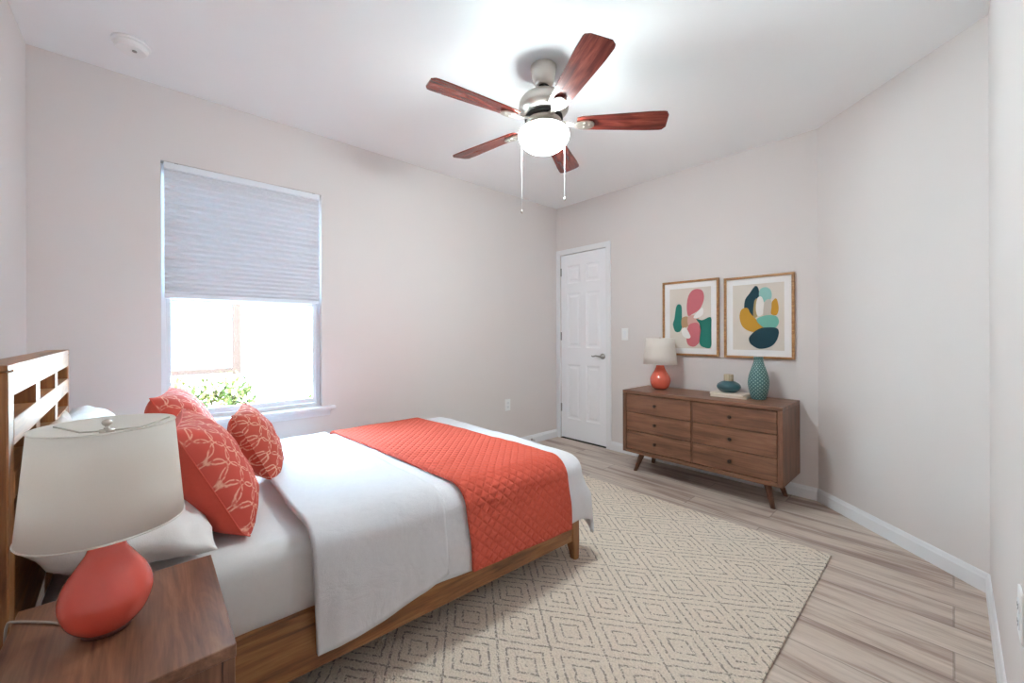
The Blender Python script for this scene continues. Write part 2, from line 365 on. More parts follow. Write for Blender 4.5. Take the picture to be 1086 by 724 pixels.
def spline(ps, n=10):
    ps = [Vector(p) for p in ps]; out = []
    for i in range(len(ps) - 1):
        p0, p1, p2, p3 = ps[max(i - 1, 0)], ps[i], ps[i + 1], ps[min(i + 2, len(ps) - 1)]
        for k in range(n):
            t = k / n; out.append(0.5 * ((2 * p1) + (p2 - p0) * t + (2 * p0 - 5 * p1 + 4 * p2 - p3) * t * t + (-p0 + 3 * p1 - 3 * p2 + p3) * t ** 3))
    out.append(ps[-1]); return out
def smooth_prof(ps, n=6): return [(max(p.x, 0), p.y) for p in spline([(a, b, 0) for a, b in ps], n)]

# ================================================================== SETTING
T = 0.12
struct(obj('floor', bx(XL - T, XD + T, YN - T, YW + T, -0.1, 0.0), MAT['floor']))
struct(obj('ceiling', bx(XL - T, XD + T, YN - T, YW + T, H, H + 0.12), MAT['ceiling']))
struct(obj('wall_left', bx(XL - T, XL, YN - T, YW + T, 0, H), MAT['wall']))
struct(obj('wall_near', bx(XL, XN + 0.1, YN - T, YN, 0, H), MAT['wall']))
# window wall with its opening
WX0, WX1, WZ0, WZ1 = 0.055, 0.922, 0.655, 2.172
bm = bmesh.new()
box(bm, XL, WX0, YW, YW + T, 0, H); box(bm, WX1, XD, YW, YW + T, 0, H)
box(bm, WX0, WX1, YW, YW + T, 0, WZ0); box(bm, WX0, WX1, YW, YW + T, WZ1, H)
struct(obj('wall_back', bm, MAT['wall']))
# door wall: a recess for the door
DY0, DY1, DZ1 = 2.372, 2.990, 2.055
bm = bmesh.new()
box(bm, XD, XD + 0.05, DY1, YW, 0, H); box(bm, XD, XD + 0.05, YB, DY0, 0, H); box(bm, XD, XD + 0.05, DY0, DY1, DZ1, H)
box(bm, XD + 0.05, XD + T, YB - 0.05, YW, 0, H)
struct(obj('wall_right', bm, MAT['wall']))
bm = bmesh.new(); dn = Vector((YN - YB, -(XN - XD), 0)).normalized() * -1
# outward normal of the angled wall
nx, ny = (YB - YN), -(XD - XN); ln = math.hypot(nx, ny); nx /= ln; ny /= ln
prism(bm, [(XN, YN), (XD, YB), (XD + nx * T, YB + ny * T), (XN + nx * T, YN + ny * T)], 0, H)
struct(obj('wall_angled', bm, MAT['wall']))

# baseboards: profile run along a line on the wall
def baseboard(name, pts, inward, h=0.088, t=0.014):
    bm = bmesh.new()
    prof = [(0, 0), (t, 0), (t, h * 0.72), (t * 0.75, h * 0.80), (t * 0.55, h * 0.93), (t * 0.3, h), (0, h)]
    (x0, y0), (x1, y1) = pts; ix, iy = inward
    a = [bm.verts.new((x0 + ix * p, y0 + iy * p, z)) for p, z in prof]; b = [bm.verts.new((x1 + ix * p, y1 + iy * p, z)) for p, z in prof]
    n = len(prof)
    for i in range(n): bm.faces.new((a[i], a[(i + 1) % n], b[(i + 1) % n], b[i]))
    bm.faces.new(a[::-1]); bm.faces.new(b)
    return struct(obj(name, bm, MAT['trim']))
baseboard('baseboard_back', [(XL, YW), (XD, YW)], (0, -1))
baseboard('baseboard_right', [(XD, YB + 0.0), (XD, 2.318)], (-1, 0))
baseboard('baseboard_angled', [(XN, YN), (XD, YB)], (-nx, -ny))
baseboard('baseboard_near', [(XL, YN), (XN, YN)], (0, 1))
baseboard('baseboard_left', [(XL, YN), (XL, YW)], (1, 0))

# door
dr = bpy.data.objects.new('door_1', None); C.objects.link(dr); dr.location = (XD, (DY0 + DY1) / 2, 0); struct(dr)
def P(o):  # parent while geometry stays in world coordinates
    return o
def wobj(name, bm, mat, root, smooth=False):
    bmesh.ops.translate(bm, verts=bm.verts[:], vec=-Vector(root.location)); return obj(name, bm, mat, root, smooth)
def door_slab():
    bm = bmesh.new(); X = XD + 0.010; y0, y1, z0, z1 = DY0 + 0.004, DY1 - 0.004, 0.014, DZ1 - 0.004
    W = y1 - y0; st = 0.085; mid = 0.075; pw = (W - 2 * st - mid) / 2
    ys = [y0, y0 + st, y0 + st + pw, y0 + st + pw + mid, y1 - st, y1]
    zs = [z0, 0.23, 0.83, 1.02, 1.62, 1.73, 1.925, z1]
    def q(a, b, c, d): bm.faces.new([bm.verts.new(p) for p in (a, b, c, d)])
    for i in range(5):
        for j in range(7):
            A, B, Z0, Z1 = ys[i], ys[i + 1], zs[j], zs[j + 1]
            if i in (1, 3) and j in (1, 3, 5):
                rings = [(0, 0), (0.006, 0.006), (0.016, 0.009), (0.030, 0.009), (0.046, 0.003)]
                pr = None
                for ins, dp in rings:
                    r = [(X + dp, A + ins, Z0 + ins), (X + dp, B - ins, Z0 + ins), (X + dp, B - ins, Z1 - ins), (X + dp, A + ins, Z1 - ins)]
                    if pr:
                        for k in range(4): q(pr[k], pr[(k + 1) % 4], r[(k + 1) % 4], r[k])
                    pr = r
                q(*pr)
            else: q((X, A, Z0), (X, B, Z0), (X, B, Z1), (X, A, Z1))
    bmesh.ops.remove_doubles(bm, verts=bm.verts[:], dist=1e-5)
    box(bm, X + 0.0095, X + 0.034, y0, y1, z0, z1)
    for a, b in ((y0, y0 + 0.0001), (y1 - 0.0001, y1)): box(bm, X, X + 0.01, a, b, z0, z1)
    return bm
slab = wobj('door_slab', door_slab(), MAT['door'], dr)
cw = 0.054
def casing(bm, y0, y1, z0, z1):
    box(bm, XD - 0.016, XD, y0, y1, z0, z1, 0.004, 2)
for a, b in ((DY0 - cw, DY0 + 0.002), (DY1 - 0.002, min(DY1 + cw, YW - 0.002))):
    bm = bmesh.new(); casing(bm, a, b, 0, DZ1 + cw)
    wobj('door_casing', bm, MAT['trim'], dr)
bm = bmesh.new(); casing(bm, DY0 + 0.002, DY1 - 0.002, DZ1 - 0.002, DZ1 + cw); wobj('door_casing', bm, MAT['trim'], dr)
bm = bmesh.new(); box(bm, XD + 0.004, XD + 0.046, DY0 + 0.002, DY1 - 0.002, 0.0, 0.004); wobj('door_gap_shade', bm, MAT['dark'], dr)  # dark strip laid in as the shade of the gap under the door
for z in (0.30, 1.10, 1.82):
    bm = bmesh.new(); lathe(bm, [(0.006, z), (0.006, z + 0.09)], 12); bmesh.ops.translate(bm, verts=bm.verts[:], vec=(XD + 0.004, DY1 - 0.003, 0))
    box(bm, XD - 0.001, XD + 0.010, DY1 - 0.012, DY1 + 0.006, z, z + 0.09); wobj('hinge', bm, MAT['steel'], dr)
hy, hz = 2.428, 0.937
bm = bmesh.new(); lathe(bm, [(0.0, 0), (0.031, 0), (0.031, 0.006), (0.026, 0.010), (0.013, 0.013), (0.012, 0.045), (0.0, 0.047)], 28)
bmesh.ops.rotate(bm, verts=bm.verts[:], matrix=Matrix.Rotation(R(-90), 3, 'Y')); bmesh.ops.translate(bm, verts=bm.verts[:], vec=(XD + 0.011, hy, hz))
hd = wobj('door_handle', bm, MAT['steel'], dr, True)
bm = bmesh.new(); tube(bm, spline([(XD - 0.028, hy - 0.006, hz), (XD - 0.034, hy + 0.02, hz + 0.002), (XD - 0.034, hy + 0.06, hz + 0.006), (XD - 0.032, hy + 0.092, hz - 0.002), (XD - 0.028, hy + 0.112, hz + 0.004)], 6), 0.009, 10, 0.006)
bmesh.ops.translate(bm, verts=bm.verts[:], vec=-Vector(dr.location)); obj('lever', bm, MAT['steel'], hd, True)
bm = bmesh.new(); box(bm, XD + 0.006, XD + 0.012, DY0 + 0.0, DY0 + 0.010, hz - 0.03, hz + 0.03); wobj('latch_plate', bm, MAT['steel'], dr)

# window: vinyl single hung frame set in a drywall return
wd = bpy.data.objects.new('window_1', None); C.objects.link(wd); wd.location = ((WX0 + WX1) / 2, YW, WZ0); struct(wd)
YF = YW + 0.052
bm = bmesh.new()
for (x0, x1, z0, z1) in ((WX0, WX0 + 0.022, WZ0, WZ1), (WX1 - 0.022, WX1, WZ0, WZ1), (WX0 + 0.021, WX1 - 0.021, WZ1 - 0.03, WZ1 - .0005), (WX0 + 0.021, WX1 - 0.021, WZ0 + .0005, WZ0 + 0.026)):
    k = 0.0 if x1 - x0 < .1 else .0008
    box(bm, x0, x1, YF + k, YF + 0.065 - k, z0, z1, 0.002)
wobj('window_frame', bm, MAT['vinyl'], wd)
bm = bmesh.new(); s = 0.026; SZ0, SZ1 = WZ0 + 0.0275, 1.405
for (x0, x1, z0, z1) in ((WX0 + .02, WX0 + .02 + s, SZ0, SZ1), (WX1 - .02 - s, WX1 - .02, SZ0, SZ1), (WX0 + .019 + s, WX1 - .019 - s, SZ0 + .0008, SZ0 + 0.034), (WX0 + .019 + s, WX1 - .019 - s, SZ1 - 0.032, SZ1 - .0008)):
    k = 0.0 if x1 - x0 < .1 else .0008
    box(bm, x0 + .0015, x1 - .0015, YF + 0.006 + k, YF + 0.034 - k, z0, z1, 0.002)
ls = wobj('lower_sash', bm, MAT['vinyl'], wd)
bm = bmesh.new(); box(bm, WX0 + .02 + s - .004, WX1 - .02 - s + .004, YF + 0.018, YF + 0.021, SZ0 + 0.030, SZ1 - 0.028)
bmesh.ops.translate(bm, verts=bm.verts[:], vec=-Vector(wd.location)); obj('pane', bm, MAT['glass'], ls)
bm = bmesh.new()
for (x0, x1, z0, z1) in ((WX0 + .02, WX0 + .02 + s, SZ1 - .03, WZ1 - .028), (WX1 - .02 - s, WX1 - .02, SZ1 - .03, WZ1 - .028), (WX0 + .019 + s, WX1 - .019 - s, SZ1 - 0.029, SZ1), (WX0 + .019 + s, WX1 - .019 - s, WZ1 - .058, WZ1 - .029)):
    k = 0.0 if x1 - x0 < .1 else .0008
    box(bm, x0 + .0015, x1 - .0015, YF + 0.036 + k, YF + 0.060 - k, z0, z1, 0.002)
us = wobj('upper_sash', bm, MAT['vinyl'], wd)
bm = bmesh.new(); box(bm, WX0 + .02 + s - .004, WX1 - .02 - s + .004, YF + 0.046, YF + 0.049, SZ1 - .004, WZ1 - .054)
bmesh.ops.translate(bm, verts=bm.verts[:], vec=-Vector(wd.location)); obj('pane', bm, MAT['glass'], us)
# stool and moulded apron
bm = bmesh.new()
box(bm, WX0 - 0.085, WX1 + 0.085, YW - 0.038, YW + 0.001, WZ0 - 0.018, WZ0 + 0.004, 0.005, 3)
box(bm, WX0 + 0.001, WX1 - 0.001, YW - 0.002, YF + 0.004, WZ0 - 0.01, WZ0 + 0.0035)
prof = [(0, 0), (0.008, 0.0), (0.011, 0.012), (0.020, 0.028), (0.026, 0.040), (0.026, 0.046), (0, 0.046)]
xs0, xs1 = WX0 - 0.055, WX1 + 0.052; zb = WZ0 - 0.064
a = [bm.verts.new((xs0, YW - p, zb + z)) for p, z in prof]; b = [bm.verts.new((xs1, YW - p, zb + z)) for p, z in prof]
for i in range(len(prof)): bm.faces.new((a[i], a[(i + 1) % len(prof)], b[(i + 1) % len(prof)], b[i]))
bm.faces.new(a[::-1]); bm.faces.new(b)
wobj('window_sill', bm, MAT['trim'], wd)

# ================================================================== OUTSIDE
struct(obj('ground', bx(-12, 14, YW + T + 0.02, 24, -0.35, -0.25), MAT['lawn']))
nb = thing('neighbour_house', 'sunlit white stucco house seen through the window, with a brown trimmed window', 'house', (0, 7.0, -0.25))
bm = bmesh.new(); NY = 7.0
wx0, wx1, wz0, wz1 = -0.75, 0.90, 0.70, 2.05
box(bm, -5, wx0, NY, NY + .3, -0.25, 2.9); box(bm, wx1, 6.5, NY, NY + .3, -0.25, 2.9); box(bm, wx0, wx1, NY, NY + .3, -0.25, wz0); box(bm, wx0, wx1, NY, NY + .3, wz1, 2.9)
wobj('wall', bm, MAT['stucco'], nb)
bm = bmesh.new(); t = 0.10
box(bm, wx0 - t, wx0, NY - .04, NY + .05, wz0 - t, wz1 + t); box(bm, wx1, wx1 + t, NY - .04, NY + .05, wz0 - t, wz1 + t)
box(bm, wx0, wx1, NY - .04, NY + .05, wz0 - t * .7, wz0); box(bm, wx0, wx1, NY - .04, NY + .05, wz1, wz1 + t)
nf = wobj('window_frame', bm, MAT['n_trim'], nb)
bm = bmesh.new(); box(bm, wx0, wx1, NY + .08, NY + .1, wz0, wz1); bmesh.ops.translate(bm, verts=bm.verts[:], vec=-Vector(nb.location)); obj('pane', bm, MAT['n_glass'], nf)
bm = bmesh.new(); prism(bm, [(NY - .6, 2.86), (NY + 4, 4.4), (NY + 4, 4.3), (NY - .6, 2.75)], -5.4, 6.9)
for v in bm.verts: v.co = Vector((v.co.z, v.co.x, v.co.y))
wobj('roof', bm, MAT['n_roof'], nb)

def bush(name, label, cx, cy, rx, ry, h, n, seed, group):
    rnd = random.Random(seed); root = thing(name, label, 'shrub', (cx, cy, -0.25), group=group)
    bm = bmesh.new()
    for k in range(n):
        th = rnd.uniform(0, 2 * PI); ph = rnd.uniform(-0.2, 1); rr = rnd.uniform(.55, 1.0)
        c = Vector((rx * rr * math.cos(th) * math.sqrt(max(0, 1 - ph * ph * .8)), ry * rr * math.sin(th) * math.sqrt(max(0, 1 - ph * ph * .8)), h * (.35 + .6 * ph * rr) + rnd.uniform(-.06, .06)))
        L = rnd.uniform(.035, .06); m = Matrix.Rotation(rnd.uniform(0, 6.3), 3, 'Z') @ Matrix.Rotation(rnd.uniform(-1.2, 1.2), 3, 'X')
        vs = [bm.verts.new(c + m @ Vector(p)) for p in ((0, -L, 0), (L * .45, -L * .2, L * .1), (0, L, 0), (-L * .45, -L * .2, L * .1))]
        f = bm.faces.new(vs); f.material_index = rnd.choice((0, 0, 1))
    obj('foliage', bm, [MAT['leaf'], MAT['leaf2']], root)
    bm = bmesh.new()
    for k in range(9):
        th = k * .7; e = Vector((rx * .7 * math.cos(th), ry * .7 * math.sin(th), h * .8)); tube(bm, [(0, 0, 0), e * .4 + Vector((0, 0, .1)), e], .012, 6, .004)
    obj('stem', bm, MAT['bark'], root)
bush('shrub', 'sunlit leafy green shrub outside, behind the lower left of the window', 0.50, 6.1, 0.66, 0.4, 1.00, 1900, 3, None)
bush('shrub', 'pale small shrub outside, behind the lower right corner of the window', 1.75, 5.9, 0.28, 0.3, 0.66, 700, 5, None)

# ================================================================== BED
def yr(x): return 1.305 + (1.62 - x) * 0.042        # outer face of the near rail
HBX0, HBX1 = -0.222, -0.262
bed = thing('bed', 'brown wooden platform bed with an open lattice headboard and tapered legs', 'bed', (1.0, 1.98, 0))
BZ0, BZ1 = 0.112, 0.30
# headboard built in its own frame: local u along the bed width
hb_a = math.atan2(HBX1 - HBX0, 2.66 - 1.36)
def hbm(bm):
    for v in bm.verts:
        x, y, z = v.co; v.co = Vector((HBX0 + x * math.cos(hb_a) + y * math.sin(hb_a) * 1.0, 1.36 + y * math.cos(hb_a), z))
    return bm
HW, TH = 1.30, 0.066
bm = bmesh.new()
cols = [(0.064, 0.385), (0.455, 0.815), (0.885, 1.245)]
for z0, z1 in ((1.035, 1.107), (0.922, 0.982), (0.80, 0.862), (0.42, 0.74)):
    box(bm, -TH, 0, 0.062, HW - 0.045, z0, z1, 0.002)
hbo = wobj('headboard', hbm(bm), MAT['bedwood_y'], bed)
for a, b in ((0.385, 0.455), (0.815, 0.885)):
    for z0, z1 in ((0.982, 1.035), (0.862, 0.922), (0.74, 0.80)):
        bm = bmesh.new(); box(bm, -TH + .001, -0.001, a, b, z0, z1)
        bm = hbm(bm); bmesh.ops.translate(bm, verts=bm.verts[:], vec=-Vector(bed.location)); obj('lattice_post', bm, MAT['bedwood_z'], hbo)
for a, b in ((0.0, 0.062), (HW - 0.045, HW)):
    bm = bmesh.new(); box(bm, -TH - .004, 0.0, a, b, 0.0, 1.092, 0.003); box(bm, -TH - .004, 0.0, a, b, 1.0935, 1.107, 0.002)
    wobj('headboard_post', hbm(bm), MAT['bedwood_z'], bed)
# side rails, foot rail
def railbox(bm, x0, x1, off0, off1, z0, z1):
    pts = [(x0, yr(x0) + off0), (x1, yr(x1) + off0), (x1, yr(x1) + off1), (x0, yr(x0) + off1)]
    prism(bm, pts, z0, z1)
XF = 1.655
bm = bmesh.new(); railbox(bm, HBX0 + 0.002, XF - 0.03, 0.004, 0.030, BZ0, BZ1); wobj('side_rail', bm, MAT['bedwood_x'], bed)
bm = bmesh.new(); box(bm, HBX1 + 0.002, XF - 0.03, 2.63, 2.656, BZ0, BZ1); wobj('side_rail', bm, MAT['bedwood_x'], bed)
bm = bmesh.new(); box(bm, XF - 0.032, XF - 0.006, 1.35, 2.62, BZ0, BZ1, 0.003); wobj('foot_rail', bm, MAT['bedwood_y'], bed)
def leg(bm, x, y, w0, w1, z0, z1, zt, sx=1, sy=1):
    # square post to zt, then a taper on the inner sides
    def ring(w, z, kx=0, ky=0): return [bm.verts.new((x + a * sx * 1.0, y + b * sy, z)) for a, b in ((0, 0), (-w, 0), (-w, w), (0, w))]
    r = [ring(w1, z0), ring(w0, zt), ring(w0, z1)]
    for p, q in zip(r, r[1:]):
        for k in range(4): bm.faces.new((p[k], p[(k + 1) % 4], q[(k + 1) % 4], q[k]))
    bm.faces.new(r[0]); bm.faces.new(r[2])
    bmesh.ops.bevel(bm, geom=[e for e in bm.edges if abs(e.verts[0].co.z - e.verts[1].co.z) > .01], offset=0.004, segments=2, affect='EDGES')
bm = bmesh.new(); leg(bm, XF - 0.005, yr(XF), 0.052, 0.034, 0.012, BZ1, BZ0 + 0.005); wobj('leg', bm, MAT['bedwood_z'], bed)
bm = bmesh.new(); leg(bm, XF - 0.005, 2.658, 0.052, 0.034, 0.012, BZ1, BZ0 + 0.005, 1, -1); wobj('leg', bm, MAT['bedwood_z'], bed)
bm = bmesh.new(); railbox(bm, HBX0 + .01, XF - .034, .034, .06, .22, .25)
for k in range(12):
    x = -0.15 + k * 0.152; box(bm, x, x + .07, yr(x) + .032, 2.628, .25, .268)
wobj('bed_slats', bm, MAT['bedwood_y'], bed)

# drape: a flat cloth point (u along the bed, v across) laid over the mattress
def hyp(a, b): return math.hypot(a, b)
def drape(u, v, ex, en, ef, zt, r, flare=0.06, wav=0.0, maxt=None):
    dx = max(0.0, u - (ex - r)); dyn = max(0.0, (en + r) - v); dyf = max(0.0, v - (ef - r))
    dy = -dyn if dyn > 0 else dyf
    t = max(dx, abs(dy)) if maxt is None else hyp(dx, dy)
    if dx > 0 and dy != 0:
        h = hyp(dx, dy); t = (max(dx, abs(dy)) * 0.55 + h * 0.45)
    if t < 1e-6: return Vector((u, v, zt)), 0.0
    h = hyp(dx, dy); nx_, ny_ = dx / h, dy / h
    a = min(t / r, PI / 2); out = r * math.sin(a); drop = r * (1 - math.cos(a)); rest = max(0, t - r * PI / 2)
    out += rest * flare; drop += rest * math.sqrt(max(0, 1 - flare * flare))
    bx_ = min(u, ex - r); by_ = min(max(v, en + r), ef - r)
    return Vector((bx_ + nx_ * out, by_ + ny_ * out, zt - drop)), rest
def fbm(x, y, z, o=3):
    s = 0; a = 1
    for k in range(o): s += a * mnoise.noise(Vector((x, y, z)) * (2 ** k)); a *= .5
    return s
def cloth(name, mat, parent, u_fn, v_fn, nu, nv, ex, en, ef, zt, r, flare=.06, thick=.006, wr=0.004, wsc=5.0, seed=0.0, fold=0.0, crown=0.0, puff=0.0):
    """grid over s,t in 0..1 ; u_fn(s,t), v_fn(s,t) give flat coordinates"""
    bm = bmesh.new(); fl = bm.verts.layers.float_vector.new('flat'); g = []
    for i in range(nu + 1):
        row = []
        for j in range(nv + 1):
            s, t = i / nu, j / nv; u, v = u_fn(s, t), v_fn(s, t)
            enn = en(u) if callable(en) else en
            p, rest = drape(u, v, ex, enn, ef, zt, r, flare)
            k = min(1.0, rest / 0.12)
            p.z += wr * (1 - k) * fbm(u * wsc, v * wsc, seed) + crown * math.sin(PI * min(max((v - enn) / (ef - enn), 0), 1)) * (1 - k)
            if rest > 0:
                yy = v - (enn + r) if v < enn + r else 0; xx = u - (ex - r)
                if yy < 0 and xx <= 0: p.y -= (wr * 1.2 * fbm(u * wsc * 1.3, seed, v * 1.2) + fold * math.sin(u * 13 + 1.2 * math.sin(u * 5 + seed)) + puff * math.sin(PI * min(rest / .26, 1))) * k
                elif xx > 0 and yy == 0: p.x += (wr * 1.2 * fbm(v * wsc * 1.3, seed, 1.2) + fold * math.sin(v * 13) + puff * math.sin(PI * min(rest / .26, 1))) * k
                else:
                    an = math.atan2(-yy, max(xx, 1e-4)); a2 = 0.5 + .5 * math.sin(an * 4 - 1.57)
                    p += Vector((math.cos(an), -math.sin(an), 0)) * (k * (puff + .030 * a2 * k))
            vt = bm.verts.new(p); vt[fl] = (u, v, 0); row.append(vt)
        g.append(row)
    for i in range(nu):
        for j in range(nv): bm.faces.new((g[i][j], g[i + 1][j], g[i + 1][j + 1], g[i][j + 1]))
    me = bpy.data.meshes.new(name); bmesh.ops.recalc_face_normals(bm, faces=bm.faces[:]); bm.to_mesh(me); bm.free(); me.materials.append(mat)
    for p in me.polygons: p.use_smooth = True
    o = bpy.data.objects.new(name, me); C.objects.link(o)
    if parent: o.parent = parent
    md = o.modifiers.new('thickness', 'SOLIDIFY'); md.thickness = thick; md.offset = 0.0; md.use_rim = True
    return o

# mattress in its fitted sheet
ZM = 0.520
def yme(x): return yr(x) + 0.028
bm = bmesh.new()
NX, NR = 40, 5
def sec(x, e):
    y0, y1, z0, z1, r = yme(x) + e * .6, 2.618 - e * .6, 0.27, ZM, 0.065
    pts = []
    for k in range(NR + 1):
        a = PI + k / NR * PI / 2; pts.append((y0 + .02 + .02 * math.cos(a), z0 + .02 + .02 * math.sin(a)))
    for k in range(NR + 1):
        a = -PI / 2 + k / NR * PI / 2; pts.append((y1 - .02 + .02 * math.cos(a), z0 + .02 + .02 * math.sin(a)))
    for k in range(NR + 1):
        a = k / NR * PI / 2; pts.append((y1 - r + r * math.cos(a), z1 - e * .8 - r + r * math.sin(a)))
    for k in range(1, 12):
        t = k / 12; pts.append((y1 - r + (y0 + r - y1 + r) * t, z1 - e * .8 + .004 * fbm(x * 4, t * 5, 2)))
    for k in range(NR + 1):
        a = PI / 2 + k / NR * PI / 2; pts.append((y0 + r + r * math.cos(a), z1 - e * .8 - r + r * math.sin(a)))
    for k in range(1, 6):
        t = k / 6; pts.append((y0 - .006 * math.sin(PI * t) + .004 * fbm(x * 6, t * 2, 5), z1 - e * .8 - r - (z1 - e * .8 - r - z0 - .02) * t))
    return pts
rows = []
X0M, X1M = -0.205, 1.615
for i in range(NX + 1):
    f = i / NX; x = X0M + (X1M - X0M) * f; dd = min(x - X0M, X1M - x); e = 0.05 * (1 - math.sqrt(max(0, 1 - (1 - min(dd, .05) / .05) ** 2))) if dd < .05 else 0
    rows.append([bm.verts.new((x, y, z)) for y, z in sec(x, e)])
for a, b in zip(rows, rows[1:]):
    n = len(a)
    for k in range(n): bm.faces.new((a[k], b[k], b[(k + 1) % n], a[(k + 1) % n]))
bm.faces.new(rows[0]); bm.faces.new(rows[-1][::-1])
mt = obj('mattress', bm, MAT['sheet'], None, True)
tag(mt, 'thick mattress in a smooth white fitted sheet on the brown bed', 'mattress')

# duvet: over the lower bed and hanging past the foot
EX, EN, EF, R0 = 1.700, (lambda u: yr(u) - 0.008), 2.665, 0.085
ZD = ZM + 0.022
hang_n = lambda u: 0.405
du = cloth('duvet', MAT['cotton'], None,
           lambda s, t: 0.46 + (EX - R0 + 0.40 - 0.46) * s,
           lambda s, t: (EN(0.46 + (EX - .46) * min(s, .8)) + R0 - 0.372 + 0.008 * math.sin(9 * s)) * (1 - t) + (EF - R0 + 0.36) * t,
           84, 110, EX, EN, EF, ZD, R0, .05, .018, .006, 4.5, 3.1, .002, .004, .010)
tag(du, 'white cotton duvet covering the foot half of the bed and hanging over its sides', 'duvet')
# folded back top of the duvet, a second layer
def fv0(s): return -0.405 + 0.055 * (s ** 0.8) - 0.0 * s
fo = cloth('duvet_fold', MAT['cotton'], du,
           lambda s, t: (0.335 + 0.05 * (1 - t) + 0.10 * max(0, t - .3)) + (0.46 - 0.10 * max(0, t - .3)) * s,
           lambda s, t: (EN(.4) + R0 - 0.440 + 0.06 * s - .02 * math.sin(PI * s)) * (1 - t) + (EF - R0 + 0.34) * t,
           40, 110, EX, lambda u: EN(u) - .016, EF + .012, ZD + .020, R0 + .01, .05, .020, .006, 5, 7.7, .002, .004, .004)
# grey sheet tip showing under the corner at the foot
bm = bmesh.new(); g = []
for i in range(9):
    row = []
    for j in range(9):
        s, t = i / 8, j / 8
        row.append(bm.verts.new((1.665 + .075 * s + .01 * math.sin(6 * t), 1.345 + .14 * (1 - s) - .02 * s + .03 * math.sin(3 * s), 0.30 - t * (.05 + .13 * (1 - abs(s - .6) * 1.4)))))
    g.append(row)
for i in range(8):
    for j in range(8): bm.faces.new((g[i][j], g[i + 1][j], g[i + 1][j + 1], g[i][j + 1]))
o = obj('flat_sheet', bm, MAT['greysheet'], None, True); md = o.modifiers.new('t', 'SOLIDIFY'); md.thickness = .003
tag(o, 'grey-white tip of a flat sheet hanging below the duvet at the bed foot corner', 'sheet')
# quilted coral runner
rn = cloth('bed_runner', MAT['quilt'], None,
           lambda s, t: (0.955 * (1 - t) + 0.835 * t) + (0.585) * s,
           lambda s, t: (EN(1.2) + R0 - 0.392 - 0.040 * s) * (1 - t) + (EF - R0 + 0.36) * t,
           60, 130, EX + .03, lambda u: EN(u) - .022, EF + .022, ZD + .022, R0 + .012, .05, .014, .004, 5, 3.1, .001, .004, .010)
tag(rn, 'coral quilted runner laid across the white duvet near the foot of the bed', 'bed runner')

# pillows
def pillow_surf(w, h, t, side, n=26, seed=0.0, wr=0.006, pinch=0.07, sq=3.0):
    bm = bmesh.new(); g = []
    for i in range(n + 1):
        row = []
        for j in range(n + 1):
            u, v = -math.cos(PI * i / n), -math.cos(PI * j / n)
            u = 0.5 * u + 0.5 * (2 * i / n - 1); v = 0.5 * v + 0.5 * (2 * j / n - 1)
            f = (max(0, 1 - abs(u) ** sq) ** .55) * (max(0, 1 - abs(v) ** sq) ** .55)
            x = w / 2 * u * (1 - pinch * (1 - v * v)); y = h / 2 * v * (1 - pinch * (1 - u * u))
            edge = min(1, f * 3)
            z = side * (t / 2 * f) + wr * edge * fbm(u * 2.2 + seed, v * 2.2, seed + side * 3) * (1 + 1.5 * (1 - f))
            row.append(bm.verts.new((x, y, z)))
        g.append(row)
    for i in range(n):
        for j in range(n): bm.faces.new((g[i][j], g[i + 1][j], g[i + 1][j + 1], g[i][j + 1]))
    return bm
def orient(o, c, lean, yaw, roll=0):
    """local x = across the bed, local y = up the pillow, local z = front; lean back by lean"""
    m = Matrix.Rotation(yaw, 4, 'Z') @ Matrix.Rotation(-lean, 4, 'Y') @ Matrix(((0, 0, 1, 0), (1, 0, 0, 0), (0, 1, 0, 0), (0, 0, 0, 1))) @ Matrix.Rotation(roll, 4, 'Z')
    o.matrix_world = Matrix.Translation(c) @ m
def rest_on(root, parts, z):
    """the lower edge sags flat where the pillow stands on the bed"""
    m = root.matrix_world.copy(); mi = m.inverted()
    for p in parts:
        for v in p.data.vertices:
            q = m @ v.co
            if q.z < z + .03:
                q.z = z + .002 + .028 * math.exp((q.z - z - .03) / .045)
                v.co = mi @ q
def coral_pillow(label, c, lean, yaw, roll, w, h, t, mat, seed, name='throw_pillow', back=None, group=None, floor_z=0.524):
    root = thing(name, label, 'pillow', group=group)
    obj('front_panel', pillow_surf(w, h, t, 1, seed=seed), mat, root, True)
    obj('back_panel', pillow_surf(w, h, t * 1.05, -1, seed=seed), back or MAT['coral_cloth'], root, True)
    bm = bmesh.new(); pts = []
    n = 26
    for side in range(4):
        for k in range(n):
            a = -1 + 2 * k / n
            u, v = ((a, -1), (1, a), (-a, 1), (-1, -a))[side]
            pts.append(Vector((w / 2 * u * (1 - .07 * (1 - v * v)), h / 2 * v * (1 - .07 * (1 - u * u)), 0)))
    pts.append(pts[0]); tube(bm, pts, .0025, 6); obj('seam', bm, back or MAT['coral_cloth'], root, True)
    orient(root, c, lean, yaw, roll); rest_on(root, list(root.children), floor_z); return root
def white_pillow(label, c, lean, yaw, roll, w, h, t, seed):
    bm = pillow_surf(w, h, t, 1, seed=seed, wr=.014, pinch=.05, sq=2.6); b2 = pillow_surf(w, h, t, -1, seed=seed, wr=.014, pinch=.05, sq=2.6)
    me = bpy.data.meshes.new('tmp'); b2.to_mesh(me); b2.free(); bm.from_mesh(me); bpy.data.meshes.remove(me)
    bmesh.ops.remove_doubles(bm, verts=bm.verts[:], dist=1e-5)
    o = obj('bed_pillow', bm, MAT['pillowcase'], None, True); tag(o, label, 'pillow', 'white bed pillows against the headboard')
    orient(o, c, lean, yaw, roll); rest_on(o, [o], 0.524); return o
white_pillow('white bed pillow nearest the lamp, lying propped at the headboard', (-0.035, 1.672, 0.618), R(72), 0, 0, 0.52, 0.38, 0.21, 1.3)
